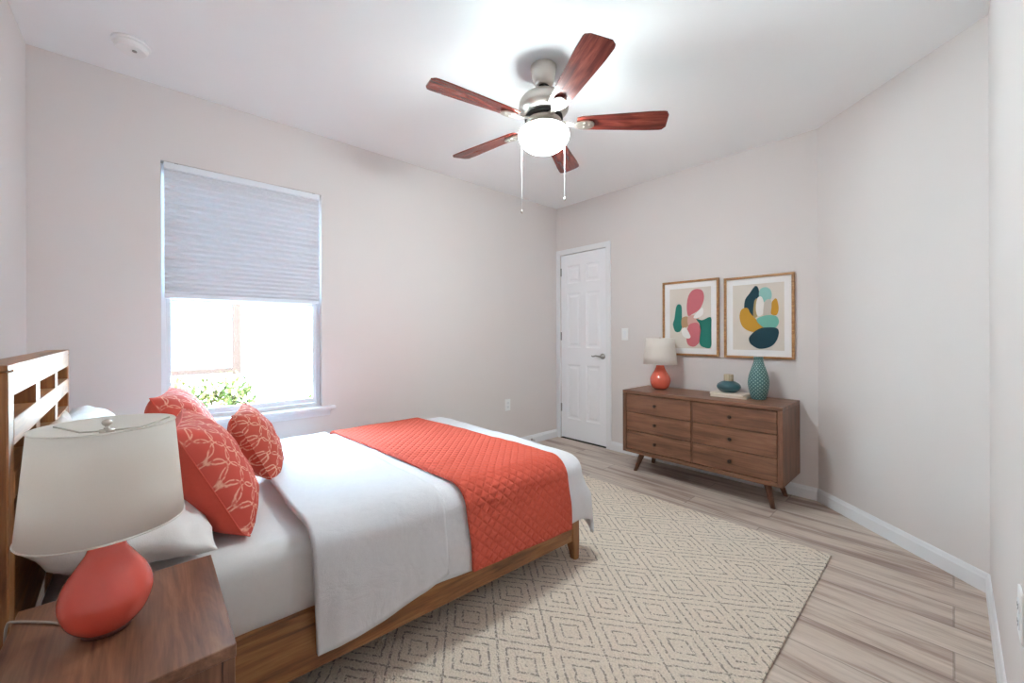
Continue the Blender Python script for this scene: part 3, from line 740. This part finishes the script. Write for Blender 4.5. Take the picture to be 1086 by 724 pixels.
white_pillow('white bed pillow standing upright against the headboard, behind the lamp shade', (-0.155, 1.70, 0.730), R(14), 0, 0, 0.54, 0.40, 0.11, 7.9)
white_pillow('white bed pillow in the far corner of the headboard, below the window', (-0.105, 2.33, 0.700), R(42), 0, 0, 0.54, 0.42, 0.17, 4.1)
coral_pillow('large square coral pillow with trellis front, nearest the bedside lamp', (0.165, 1.720, 0.700), R(26), R(-6), 0, 0.44, 0.43, 0.19, MAT['trellis'], 2.2, group='coral trellis pillows')
coral_pillow('large square coral trellis pillow standing behind the two others, nearest the window', (0.135, 2.31, 0.730), R(26), R(-10), 0, 0.44, 0.43, 0.19, MAT['trellis'], 6.2, group='coral trellis pillows')
coral_pillow('small rust-coral trellis pillow in front, leaning on the duvet fold', (0.362, 2.09, 0.694), R(26), R(-14), 0, 0.36, 0.34, 0.14, MAT['trellis_small'], 9.1, back=MAT['trellis_small'], floor_z=0.550, group='coral trellis pillows')

# ================================================================== RUG
bm = bmesh.new(); box(bm, 0.02, 2.645, 0.430, 2.46, 0.0005, 0.012, 0.004, 2)
rg = obj('area_rug', bm, MAT['rug']); tag(rg, 'cream area rug with grey broken diamond lines under the bed', 'rug')

# ================================================================== NIGHTSTAND + LAMP
ns = thing('nightstand', 'walnut-brown nightstand beside the bed, under the big coral lamp', 'nightstand', (-0.045, 1.095, 0))
NX0, NX1, NY0, NY1, NZ = -0.200, 0.120, 0.892, 1.300, 0.600
wobj('top', bx(NX0, NX1, NY0, NY1, NZ - 0.024, NZ, bev=0.0015), MAT['walnut_y'], ns)
for y0, y1 in ((NY0 + .004, NY0 + .024), (NY1 - .024, NY1 - .004)):
    wobj('side_panel', bx(NX0 + .002, NX1 - 0.022, y0, y1, 0.12, NZ - .025), MAT['walnut_z'], ns)
wobj('back_panel', bx(NX0 + .002, NX0 + .012, NY0 + .025, NY1 - .025, 0.13, NZ - .025), MAT['walnut_z'], ns)
wobj('bottom_panel', bx(NX0 + .012, NX1 - .022, NY0 + .025, NY1 - .025, 0.13, .15), MAT['walnut_y'], ns)
for y0, y1 in ((NY0 + .002, NY0 + .026), (NY1 - .026, NY1 - .002)):
    wobj('front_stile', bx(NX1 - 0.021, NX1 - .002, y0, y1, 0.12, NZ - .025, bev=.001), MAT['walnut_z'], ns)
for z0, z1 in ((0.155, 0.355), (0.362, 0.572)):
    d = wobj('drawer', bx(NX1 - .020, NX1 - .004, NY0 + .028, NY1 - .028, z0, z1, bev=.002), MAT['walnut_y'], ns)
    bm = bmesh.new(); lathe(bm, [(.006, 0), (.006, .012), (.012, .018), (.012, .024), (0, .027)], 20); bmesh.ops.rotate(bm, verts=bm.verts[:], matrix=Matrix.Rotation(R(90), 3, 'Y'))
    bmesh.ops.translate(bm, verts=bm.verts[:], vec=Vector((NX1 - .005, (NY0 + NY1) / 2, (z0 + z1) / 2)) - Vector(ns.location)); obj('knob', bm, MAT['knob'], d, True)
for x, y in ((NX0 + .03, NY0 + .035), (NX0 + .03, NY1 - .035), (NX1 - .03, NY0 + .035), (NX1 - .03, NY1 - .035)):
    bm = bmesh.new(); lathe(bm, [(.011, 0), (.018, .13)], 16, ox=x, oy=y); wobj('leg', bm, MAT['walnut_z'], ns, True)

def lamp(label, loc, body, foot, sh, neck_z, glaze_mat, cordpts=None):
    t = thing('table_lamp', label, 'lamp', loc)
    bm = bmesh.new(); lathe(bm, smooth_prof(body, 6), 56); obj('lamp_base', bm, glaze_mat, t, True)
    bm = bmesh.new(); lathe(bm, foot, 48); obj('foot_ring', bm, MAT['base'], t, True)
    r0, z0, r1, z1 = sh
    bm = bmesh.new(); lathe(bm, [(0.010, neck_z - .004), (.010, neck_z + .02), (.015, neck_z + .022), (.015, neck_z + .06), (0, neck_z + .062)], 20); obj('socket', bm, MAT['nickel'], t, True)
    bm = bmesh.new(); prof = [(r0, z0), (r0 + (r1 - r0) * .33, z0 + (z1 - z0) * .33), (r0 + (r1 - r0) * .66, z0 + (z1 - z0) * .66), (r1, z1)]
    lathe(bm, prof, 72, cap=False); s_ = obj('lamp_shade', bm, MAT['lamp_linen'], t, True); md = s_.modifiers.new('t', 'SOLIDIFY'); md.thickness = .0022
    for rr, zz in ((r0, z0), (r1, z1)):
        bm = bmesh.new(); n = 60; pts = [(rr * math.cos(2 * PI * k / n), rr * math.sin(2 * PI * k / n), zz) for k in range(n + 1)]; tube(bm, pts, .0018, 6); obj('shade_trim', bm, MAT['lamp_linen'], s_, True)
    zs = z1 - .012
    bm = bmesh.new()
    for k in range(3):
        a = R(20 + 120 * k); tube(bm, [(0, 0, zs), (r1 * .5 * math.cos(a), r1 * .5 * math.sin(a), zs - .003), (r1 * math.cos(a), r1 * math.sin(a), z1 - .003)], .0016, 6)
    lathe(bm, [(.004, zs - .004), (.011, zs - .003), (.011, zs + .003), (.004, zs + .004)], 16); obj('shade_spider', bm, MAT['nickel'], s_, True)
    bm = bmesh.new()
    for sg in (-1, 1): tube(bm, spline([(sg * .014, 0, neck_z + .02), (sg * .045, 0, neck_z + .05), (sg * .05, 0, (neck_z + zs) / 2 + .03), (sg * .02, 0, zs - .012), (0, 0, zs - .004)], 6), .0015, 6)
    obj('harp', bm, MAT['nickel'], t, True)
    bm = bmesh.new(); lathe(bm, smooth_prof([(.0045, zs + .003), (.005, zs + .006), (.003, zs + .009), (.0075, zs + .014), (.007, zs + .019), (.003, zs + .022), (0, zs + .0225)], 4), 20); obj('finial', bm, MAT['nickel'], t, True)
    if cordpts:
        bm = bmesh.new(); tube(bm, spline(cordpts, 8), .0022, 8); obj('cord', bm, MAT['cord'], t, True)
    return t
lamp('large coral ceramic lamp with white drum shade on the nightstand', (-0.060, 1.112, NZ),
     [(.036, .008), (.044, .012), (.058, .030), (.067, .058), (.0665, .080), (.058, .105), (.042, .132), (.030, .152), (.0245, .172), (.0225, .192), (.022, .200)],
     [(.036, 0), (.037, .008), (.036, .013)], (0.117, .204, 0.102, .396), .200, MAT['coral_glaze'],
     [(-.036, .004, .004), (-.055, .045, .0025), (-.080, .085, .0025), (-.136, .140, .0025), (-.149, .150, -.006), (-.152, .152, -.06)])

# ================================================================== DRESSER
DX0, DX1, DY0_, DY1_, DZ0, DZT = 3.010, 3.442, 0.735, 1.905, 0.172, 0.692
ds = thing('dresser', 'walnut-brown dresser with six drawers and splayed legs along the door wall', 'dresser', ((DX0 + DX1) / 2, (DY0_ + DY1_) / 2, 0))
sd = 0.030
wobj('top', bx(DX0, DX1, DY0_, DY1_, DZT - 0.026, DZT, bev=.0025, seg=2), MAT['walnut_y'], ds)
for y0, y1 in ((DY0_, DY0_ + sd), (DY1_ - sd, DY1_)):
    wobj('side_panel', bx(DX0, DX1, y0, y1, DZ0, DZT - .0265, bev=.002), MAT['walnut_z'], ds)
wobj('bottom_panel', bx(DX0, DX1 - .01, DY0_ + sd, DY1_ - sd, DZ0, DZ0 + .026), MAT['walnut_y'], ds)
wobj('back_panel', bx(DX1 - .012, DX1 - .002, DY0_ + sd, DY1_ - sd, DZ0 + .026, DZT - .027), MAT['walnut_y'], ds)
ym = 1.318
wobj('divider', bx(DX0 + .012, DX1 - .014, ym - .006, ym + .006, DZ0 + .026, DZT - .027), MAT['walnut_z'], ds)
z0 = DZ0 + .029; zh = (DZT - .029 - z0) / 3
for (y0, y1, ky) in ((DY0_ + sd + .003, ym - .008, None), (ym + .008, DY1_ - sd - .003, None)):
    for k in range(3):
        a, b = z0 + zh * k + .002, z0 + zh * (k + 1) - .002
        bm = bmesh.new(); box(bm, DX0 + .006, DX0 + .024, y0, y1, a, b, .0015); box(bm, DX0 + .024, DX1 - .03, y0 + .012, y1 - .012, a + .01, b - .03)
        d = wobj('drawer', bm, MAT['walnut_y'], ds)
        bm = bmesh.new(); lathe(bm, [(.007, 0), (.0065, .010), (.012, .016), (.0125, .021), (.008, .025), (0, .026)], 20); bmesh.ops.rotate(bm, verts=bm.verts[:], matrix=Matrix.Rotation(R(-90), 3, 'Y'))
        bmesh.ops.translate(bm, verts=bm.verts[:], vec=Vector((DX0 + .006, (y0 + y1) / 2 + .012, (a + b) / 2)) - Vector(ds.location)); obj('knob', bm, MAT['knob'], d, True)
for y, sy in ((DY0_ + .125, -1), (DY1_ - .125, 1)):
    for x, sx in ((DX0 + .12, -1), (DX1 - .10, 1)):
        bm = bmesh.new(); f0 = Vector((x, y, DZ0 - .002)); f1 = Vector((x + sx * .045, y + sy * .050, 0.002))
        rings = []
        for p, rr in ((f1, .0155), (f1.lerp(f0, .5), .0205), (f0, .026)):
            rings.append([bm.verts.new(p + Vector((rr * math.cos(2 * PI * k / 20), rr * math.sin(2 * PI * k / 20), 0))) for k in range(20)])
        for p, q in zip(rings, rings[1:]):
            for k in range(20): bm.faces.new((p[k], p[(k + 1) % 20], q[(k + 1) % 20], q[k]))
        bm.faces.new(rings[0][::-1]); bm.faces.new(rings[-1])
        wobj('leg', bm, MAT['walnut_z'], ds, True)
bm = bmesh.new(); box(bm, DX0 + .06, DX0 + .085, DY0_ + .12, DY1_ - .12, DZ0 - .022, DZ0 - .001); box(bm, DX1 - .12, DX1 - .095, DY0_ + .12, DY1_ - .12, DZ0 - .022, DZ0 - .001)
wobj('leg_rail', bm, MAT['walnut_y'], ds)

lamp('small glossy coral lamp with white drum shade on the dresser', (3.262, 1.695, DZT),
     [(.050, .008), (.060, .014), (.074, .034), (.084, .068), (.082, .098), (.066, .132), (.046, .165), (.034, .195), (.030, .215), (.029, .225)],
     [(.050, 0), (.052, .008), (.050, .014)], (0.138, .218, 0.116, .438), .225, MAT['coral_gloss'])

# books, squat jar, vase
def book(name, label, loc, w, d, h, rz, cover):
    t = thing(name, label, 'book', loc, (0, 0, rz), 'books on the dresser')
    obj('pages', bx(-w / 2 + .004, w / 2 - .004, -d / 2 + .004, d / 2 - .001, .0022, h - .0022), MAT['paper'], t)
    bm = bmesh.new(); box(bm, -w / 2, w / 2, -d / 2, d / 2, 0, .002); box(bm, -w / 2, w / 2, -d / 2, d / 2, h - .002, h); box(bm, -w / 2, w / 2, d / 2 - .002, d / 2, .002, h - .002)
    obj('cover', bm, cover, t)
book('book', 'beige book lying flat on the dresser, underneath the cream one', (3.265, 1.128, DZT + .0005), .175, .245, .016, R(4), MAT['book_b'])
book('book', 'cream book lying on top of the beige one, under the teal jar', (3.262, 1.133, DZT + .0170), .165, .235, .015, R(-2), MAT['book_a'])
zj = DZT + .0325
jr = thing('squat_jar', 'squat dark teal jar with a pale beige stopper on the books', 'jar', (3.275, 1.150, zj))
bm = bmesh.new(); lathe(bm, smooth_prof([(.040, 0), (.052, .004), (.074, .022), (.082, .042), (.074, .062), (.050, .078), (.030, .084), (.027, .088)], 5), 48); obj('jar_body', bm, MAT['teal_glaze'], jr, True)
bm = bmesh.new(); lathe(bm, [(.028, .084), (.033, .087), (.033, .130), (.030, .134), (0, .134)], 36); obj('stopper', bm, MAT['stopper'], jr)
def vase():
    prof = smooth_prof([(.040, 0), (.046, .006), (.056, .040), (.066, .090), (.068, .130), (.060, .180), (.046, .225), (.034, .262), (.029, .290), (.031, .304), (.030, .308)], 6)
    bm = bmesh.new(); fl = bm.verts.layers.float_vector.new('flat')
    inner = [(.027, .306), (.025, .29), (.028, .26), (.0, .24)]
    rs = lathe(bm, prof + inner, 56)
    for r_ in rs:
        for k, v in enumerate(r_):
            v[fl] = (k / len(r_) * (1.0 if True else 0), v.co.z / .33, 0)
    o = obj('vase', bm, MAT['vase'], None, True, loc=(3.275, 0.948, DZT)); tag(o, 'tall teal vase with raised pale dots on the right end of the dresser', 'vase'); return o
vase()

# ================================================================== FRAMED ART
def blob(pts, n=8):
    ps = [Vector((x, y, 0)) for x, y in pts]; out = []; m = len(ps)
    for i in range(m):
        p0, p1, p2, p3 = ps[i - 1], ps[i], ps[(i + 1) % m], ps[(i + 2) % m]
        for k in range(n):
            t = k / n; out.append(0.5 * ((2 * p1) + (p2 - p0) * t + (2 * p0 - 5 * p1 + 4 * p2 - p3) * t * t + (-p0 + 3 * p1 - 3 * p2 + p3) * t ** 3))
    return [(p.x, p.y) for p in out]
def picture(label, y1, y0, z0, z1, shapes):
    """y1 = left side seen from the room, y0 = right side"""
    t = thing('framed_print', label, 'picture', (XD - 0.001, (y0 + y1) / 2, z0), group='framed prints above the dresser')
    W, Hh = y1 - y0, z1 - z0; fwid, dep = .017, .026
    bm = bmesh.new()
    for (a, b, c, d) in ((-W / 2, W / 2, 0, fwid), (-W / 2, W / 2, Hh - fwid, Hh), (-W / 2, -W / 2 + fwid, fwid, Hh - fwid), (W / 2 - fwid, W / 2, fwid, Hh - fwid)):
        box(bm, -dep, 0, a, b, c, d, .0015)
    obj('frame', bm, MAT['frame_wood'], t)
    obj('mat_board', bx(-.012, -.002, -W / 2 + fwid, W / 2 - fwid, fwid, Hh - fwid), MAT['mat_board'], t)
    mx, mz = .064, .064
    pw, ph = W - 2 * mx, Hh - 2 * mz
    pr = obj('art_print', bx(-.0135, -.012, -pw / 2, pw / 2, mz, Hh - mz), MAT['art_paper'], t)
    for k, (col, pts) in enumerate(shapes):
        pts = [(u if True else 0, v) for u, v in blob(pts)]
        bm = bmesh.new(); x = -.0137 - .00025 * k
        vs = [bm.verts.new((x, pw / 2 - u * pw, mz + ph - v * ph)) for u, v in pts]
        vb = [bm.verts.new((x + .0003, v.co.y, v.co.z)) for v in vs]
        bm.faces.new(vs); n = len(vs); bm.faces.new(vb[::-1])
        for i in range(n): bm.faces.new((vs[i], vs[(i + 1) % n], vb[(i + 1) % n], vb[i]))
        bmesh.ops.triangulate(bm, faces=[f for f in bm.faces if len(f.verts) > 4])
        obj('painted_shape', bm, MAT['art_' + col], pr)
    return t
# shape points in print space: u right 0..1, v down 0..1
A1 = [('pink', [(.48, .12), (.62, .03), (.80, .06), (.84, .20), (.74, .36), (.56, .44), (.46, .46), (.43, .30)]),
      ('green', [(.16, .32), (.22, .26), (.30, .30), (.31, .48), (.32, .62), (.26, .72), (.14, .72), (.08, .60), (.12, .50)]),
      ('tan', [(.31, .50), (.46, .48), (.48, .62), (.32, .66)]),
      ('peach', [(.46, .48), (.66, .46), (.74, .56), (.66, .64), (.48, .64)]),
      ('white', [(.64, .44), (.80, .34), (.82, .44), (.70, .50), (.60, .50)]),
      ('pink', [(.48, .62), (.68, .58), (.76, .68), (.76, .86), (.62, .97), (.46, .94), (.42, .80)]),
      ('white', [(.30, .70), (.40, .66), (.52, .80), (.46, .84), (.34, .80)]),
      ('green', [(.66, .52), (.80, .54), (1.0, .50), (1.0, .70), (1.0, .97), (.84, .98), (.74, .92), (.76, .74), (.78, .64)])]
A2 = [('navy', [(.34, .14), (.46, .03), (.53, .10), (.52, .30), (.44, .48), (.32, .50), (.24, .40), (.25, .24)]),
      ('ochre', [(.18, .38), (.30, .36), (.36, .44), (.48, .54), (.62, .66), (.56, .72), (.36, .72), (.20, .64), (.14, .50)]),
      ('aqua', [(.54, .10), (.66, .06), (.76, .12), (.76, .24), (.66, .28), (.55, .26)]),
      ('khaki', [(.44, .26), (.52, .24), (.52, .46), (.42, .50)]),
      ('white', [(.50, .22), (.58, .20), (.63, .32), (.60, .46), (.50, .48), (.47, .36)]),
      ('greige', [(.64, .28), (.76, .26), (.76, .48), (.62, .50)]),
      ('ochre', [(.78, .28), (.86, .24), (.90, .38), (.86, .48), (.76, .46), (.77, .36)]),
      ('mint', [(.48, .54), (.66, .48), (.86, .50), (.90, .60), (.80, .68), (.62, .66)]),
      ('navy', [(.36, .78), (.48, .70), (.64, .66), (.88, .68), (.88, .82), (.76, .94), (.54, .98), (.38, .92), (.33, .84)])]
picture('framed abstract print in pink and green, left of the pair, behind the small lamp', 1.761, 1.281, .980, 1.626, A1)
picture('framed abstract print in navy and ochre, right of the pair, above the vase', 1.241, 0.765, .978, 1.612, A2)

# ================================================================== CEILING FAN
FX, FY, FZ = 1.570, 1.470, H
fan = thing('ceiling_fan', 'brushed nickel ceiling fan with five mahogany blades and a lit white bowl', 'ceiling fan', (FX, FY, FZ))
def fl(name, prof, mat, parent=fan, seg=56, n=5, sm=True):
    bm = bmesh.new(); lathe(bm, smooth_prof(prof, n) if n else prof, seg); return obj(name, bm, mat, parent, sm)
fl('canopy', [(.030, -.102), (.046, -.094), (.058, -.066), (.066, -.030), (.070, -.006), (.070, -.001)], MAT['nickel'])
fl('downrod', [(.014, -.155), (.014, -.098)], MAT['nickel'], n=0)
fl('rod_ball', [(.012, -.118), (.026, -.110), (.028, -.098), (.020, -.086)], MAT['dark'])
fl('motor_housing', [(.020, -.128), (.036, -.134), (.046, -.142), (.094, -.156), (.124, -.182), (.132, -.212), (.130, -.232), (.112, -.252), (.092, -.262), (.088, -.266)], MAT['nickel'])
fl('flywheel', [(.086, -.262), (.100, -.266), (.102, -.282), (.090, -.288)], MAT['dark'], n=0)
fl('switch_housing', [(.082, -.285), (.094, -.290), (.088, -.302), (.072, -.312), (.104, -.326), (.122, -.334), (.122, -.342), (.110, -.346)], MAT['nickel'], n=4)
bowl = fl('light_bowl', [(.112, -.336), (.128, -.346), (.134, -.364), (.131, -.384), (.116, -.410), (.090, -.432), (.054, -.448), (.018, -.455), (0, -.456)], MAT['bowl'])
BZ = -.302
def blade_bm():
    bm = bmesh.new(); r0, r1 = .175, .648
    top, bot = [], []
    N = 34
    for k in range(N + 1):
        s = k / N; r = r0 + (r1 - r0) * s; hw = .046 + .022 * min(1, s * 1.25)
        if s > .94: hw -= .024 * (1 - math.sqrt(max(0, 1 - ((s - .94) / .06) ** 2)))
        if s < .06: hw *= .82 + .18 * (s / .06)
        skew = 0.007 * ((s - .8) / .2) if s > .8 else 0
        top.append((r + skew, hw)); bot.append((r - skew * 0.5, -hw))
    pts = top + bot[::-1]; th = .006
    lo = [bm.verts.new((x, y, -th / 2)) for x, y in pts]; hi = [bm.verts.new((x, y, th / 2)) for x, y in pts]; n = len(pts)
    bm.faces.new(lo[::-1]); bm.faces.new(hi)
    for i in range(n): bm.faces.new((lo[i], lo[(i + 1) % n], hi[(i + 1) % n], hi[i]))
    return bm
def iron_bm():
    bm = bmesh.new()
    pts = []
    prof = [(.080, .017), (.120, .013), (.160, .013), (.180, .022), (.205, .030), (.235, .031), (.255, .024), (.266, .010)]
    up_ = [(x, y) for x, y in prof]; dn_ = [(x, -y) for x, y in prof][::-1]
    pts = up_ + dn_; th = .006
    def zz(x): return -.010 if x > .17 else -.010 + .022 * (0.17 - x) / .09
    lo = [bm.verts.new((x, y, zz(x) - th)) for x, y in pts]; hi = [bm.verts.new((x, y, zz(x))) for x, y in pts]; n = len(pts); m = len(prof)
    for L, rev in ((lo, True), (hi, False)):
        for i in range(m - 1):
            f = (L[i], L[i + 1], L[n - 2 - i], L[n - 1 - i]); bm.faces.new(f[::-1] if rev else f)
    for i in range(n): bm.faces.new((lo[i], lo[(i + 1) % n], hi[(i + 1) % n], hi[i]))
    for (x, y) in ((.215, .014), (.215, -.014), (.245, 0)):
        lathe(bm, [(.006, -.0185), (.006, -.010)], 10, ox=x, oy=y)
    return bm
b0 = obj('blade', blade_bm(), MAT['blade'], fan); i0 = obj('blade_iron', iron_bm(), MAT['nickel'], b0)
for k in range(5):
    if k == 0: b_, i_ = b0, i0
    else:
        b_ = b0.copy(); C.objects.link(b_); b_.parent = fan; i_ = i0.copy(); C.objects.link(i_); i_.parent = b_
    b_.matrix_local = Matrix.Translation((0, 0, BZ)) @ Matrix.Rotation(R(27 + 72 * k), 4, 'Z') @ Matrix.Rotation(R(-11), 4, 'X')
def chain(x, y, z0, z1):
    bm = bmesh.new(); n = int((z0 - z1) / .0055)
    tube(bm, [(x, y, z0), (x, y, (z0 + z1) / 2), (x, y, z1)], .0009, 6)
    for k in range(n): bmesh.ops.create_icosphere(bm, subdivisions=1, radius=.0019, matrix=Matrix.Translation((x, y, z1 + k * .0055)))
    c = obj('pull_chain', bm, MAT['plastic'], fan, True)
    bm = bmesh.new(); lathe(bm, smooth_prof([(.0, z1 - .020), (.005, z1 - .018), (.0065, z1 - .010), (.003, z1 - .002), (0, z1)], 4), 14, ox=x, oy=y); obj('pull_knob', bm, MAT['nickel'], c, True)
chain(-.084, .084, -.30, -.760)
chain(.090, -.068, -.30, -.690)

# smoke alarm
sa = thing('smoke_alarm', 'round white smoke alarm on the ceiling in the left corner', 'smoke alarm', (-0.058, 2.695, H))
bm = bmesh.new(); lathe(bm, [(.072, 0), (.072, -.010), (.068, -.012)], 48); obj('mounting_plate', bm, MAT['plastic'], sa, True)
bm = bmesh.new(); lathe(bm, [(.060, -.0115), (.064, -.016), (.062, -.030), (.054, -.038), (.0, -.040)], 48); obj('alarm_body', bm, MAT['plastic'], sa)
bm = bmesh.new(); lathe(bm, [(.009, -.0395), (.009, -.043), (0, -.0435)], 20, ox=.012, oy=-.012); obj('test_button', bm, MAT['steel'], sa)
# cellular shade
cs = thing('cellular_shade', 'pale grey pleated cellular shade lowered over the upper half of the window', 'window shade', ((WX0 + WX1) / 2, YW, WZ1))
sx0, sx1 = WX0 + .016, WX1 - .016
bm = bmesh.new(); box(bm, sx0 - .004, sx1 + .004, YW + .002, YW + .042, WZ1 - .040, WZ1 - .002, .002); wobj('head_rail', bm, MAT['vinyl'], cs)
bm = bmesh.new(); box(bm, sx0, sx1, YW + .006, YW + .036, 1.388, 1.412, .003, 2); wobj('bottom_rail', bm, MAT['vinyl'], cs)
bm = bmesh.new(); zt_, zb_ = WZ1 - .040, 1.412; npl = 23; amp = .014
zz_ = []; 
for k in range(2 * npl + 1):
    f = k / (2 * npl); g_ = f + .12 * f * (1 - f); zz_.append(zt_ + (zb_ - zt_) * (f * (1.18 - .18 * f)))
for side in (0, 1):
    vs = []
    for k, z in enumerate(zz_):
        out = amp if k % 2 else 0.0
        y = YW + .018 - out if side == 0 else YW + .026 + out
        vs.append((bm.verts.new((sx0, y, z)), bm.verts.new((sx1, y, z))))
    for (a, b), (c, d) in zip(vs, vs[1:]): bm.faces.new((a, b, d, c))
sh = wobj('pleated_fabric', bm, MAT['cell_shade'], cs)
for x in (WX0 + .060, WX1 - .06):
    bm = bmesh.new(); box(bm, x, x + .018, YW - .001, YW + .044, WZ1 - .004, WZ1 - .0005); wobj('bracket', bm, MAT['steel'], cs)

# electrical plates
def plate(name, label, loc, rz, kind, cat):
    t = thing(name, label, cat, loc, (0, 0, rz))
    obj('cover_plate', bx(-.035, .035, -.0055, 0, -.058, .058, bev=.002, seg=2), MAT['plastic'], t)
    if kind == 'switch':
        bm = bmesh.new(); box(bm, -.0165, .0165, -.0085, -.0055, -.033, .033, .001); obj('rocker', bm, MAT['trim'], t)
    else:
        for z in (-.0195, .0195):
            bm = bmesh.new(); box(bm, -.0165, .0165, -.0075, -.0055, z - .0135, z + .0135, .001); f = obj('socket', bm, MAT['trim'], t)
            bm = bmesh.new(); box(bm, -.008, -.006, -.0079, -.0074, z - .004, z + .006); box(bm, .006, .008, -.0079, -.0074, z - .004, z + .006); box(bm, -.002, .002, -.0079, -.0074, z - .010, z - .007)
            obj('slot', bm, MAT['dark'], f)
    return t
plate('light_switch', 'white rocker light switch on the wall right of the door', (XD, 2.16, 1.165), R(-90), 'switch', 'light switch')
plate('wall_outlet', 'white wall outlet low on the window wall, right of the bed', (2.70, YW, .452), 0, 'outlet', 'outlet')
plate('wall_outlet', 'white wall outlet on the near wall, cut by the right edge of the photo', (1.535, YN, .50), R(180), 'outlet', 'outlet')
# door stop on the baseboard
st = thing('door_stop', 'small metal spring door stop on the baseboard left of the door', 'door stop', (3.03, YW - .014, .045))
bm = bmesh.new(); pts = [(.006 * math.cos(k * .9), -.004 - k * .0011, .006 * math.sin(k * .9)) for k in range(50)]; tube(bm, pts, .0013, 5); obj('spring', bm, MAT['steel'], st)
bm = bmesh.new(); lathe(bm, [(.011, 0), (.011, .004), (.005, .006)], 16); bmesh.ops.rotate(bm, verts=bm.verts[:], matrix=Matrix.Rotation(R(90), 3, 'X')); obj('mount', bm, MAT['steel'], st)
bm = bmesh.new(); lathe(bm, [(.008, 0), (.008, .010), (0, .012)], 16); bmesh.ops.rotate(bm, verts=bm.verts[:], matrix=Matrix.Rotation(R(90), 3, 'X')); bmesh.ops.translate(bm, verts=bm.verts[:], vec=(0, -.058, 0)); obj('rubber_tip', bm, MAT['plastic'], st)
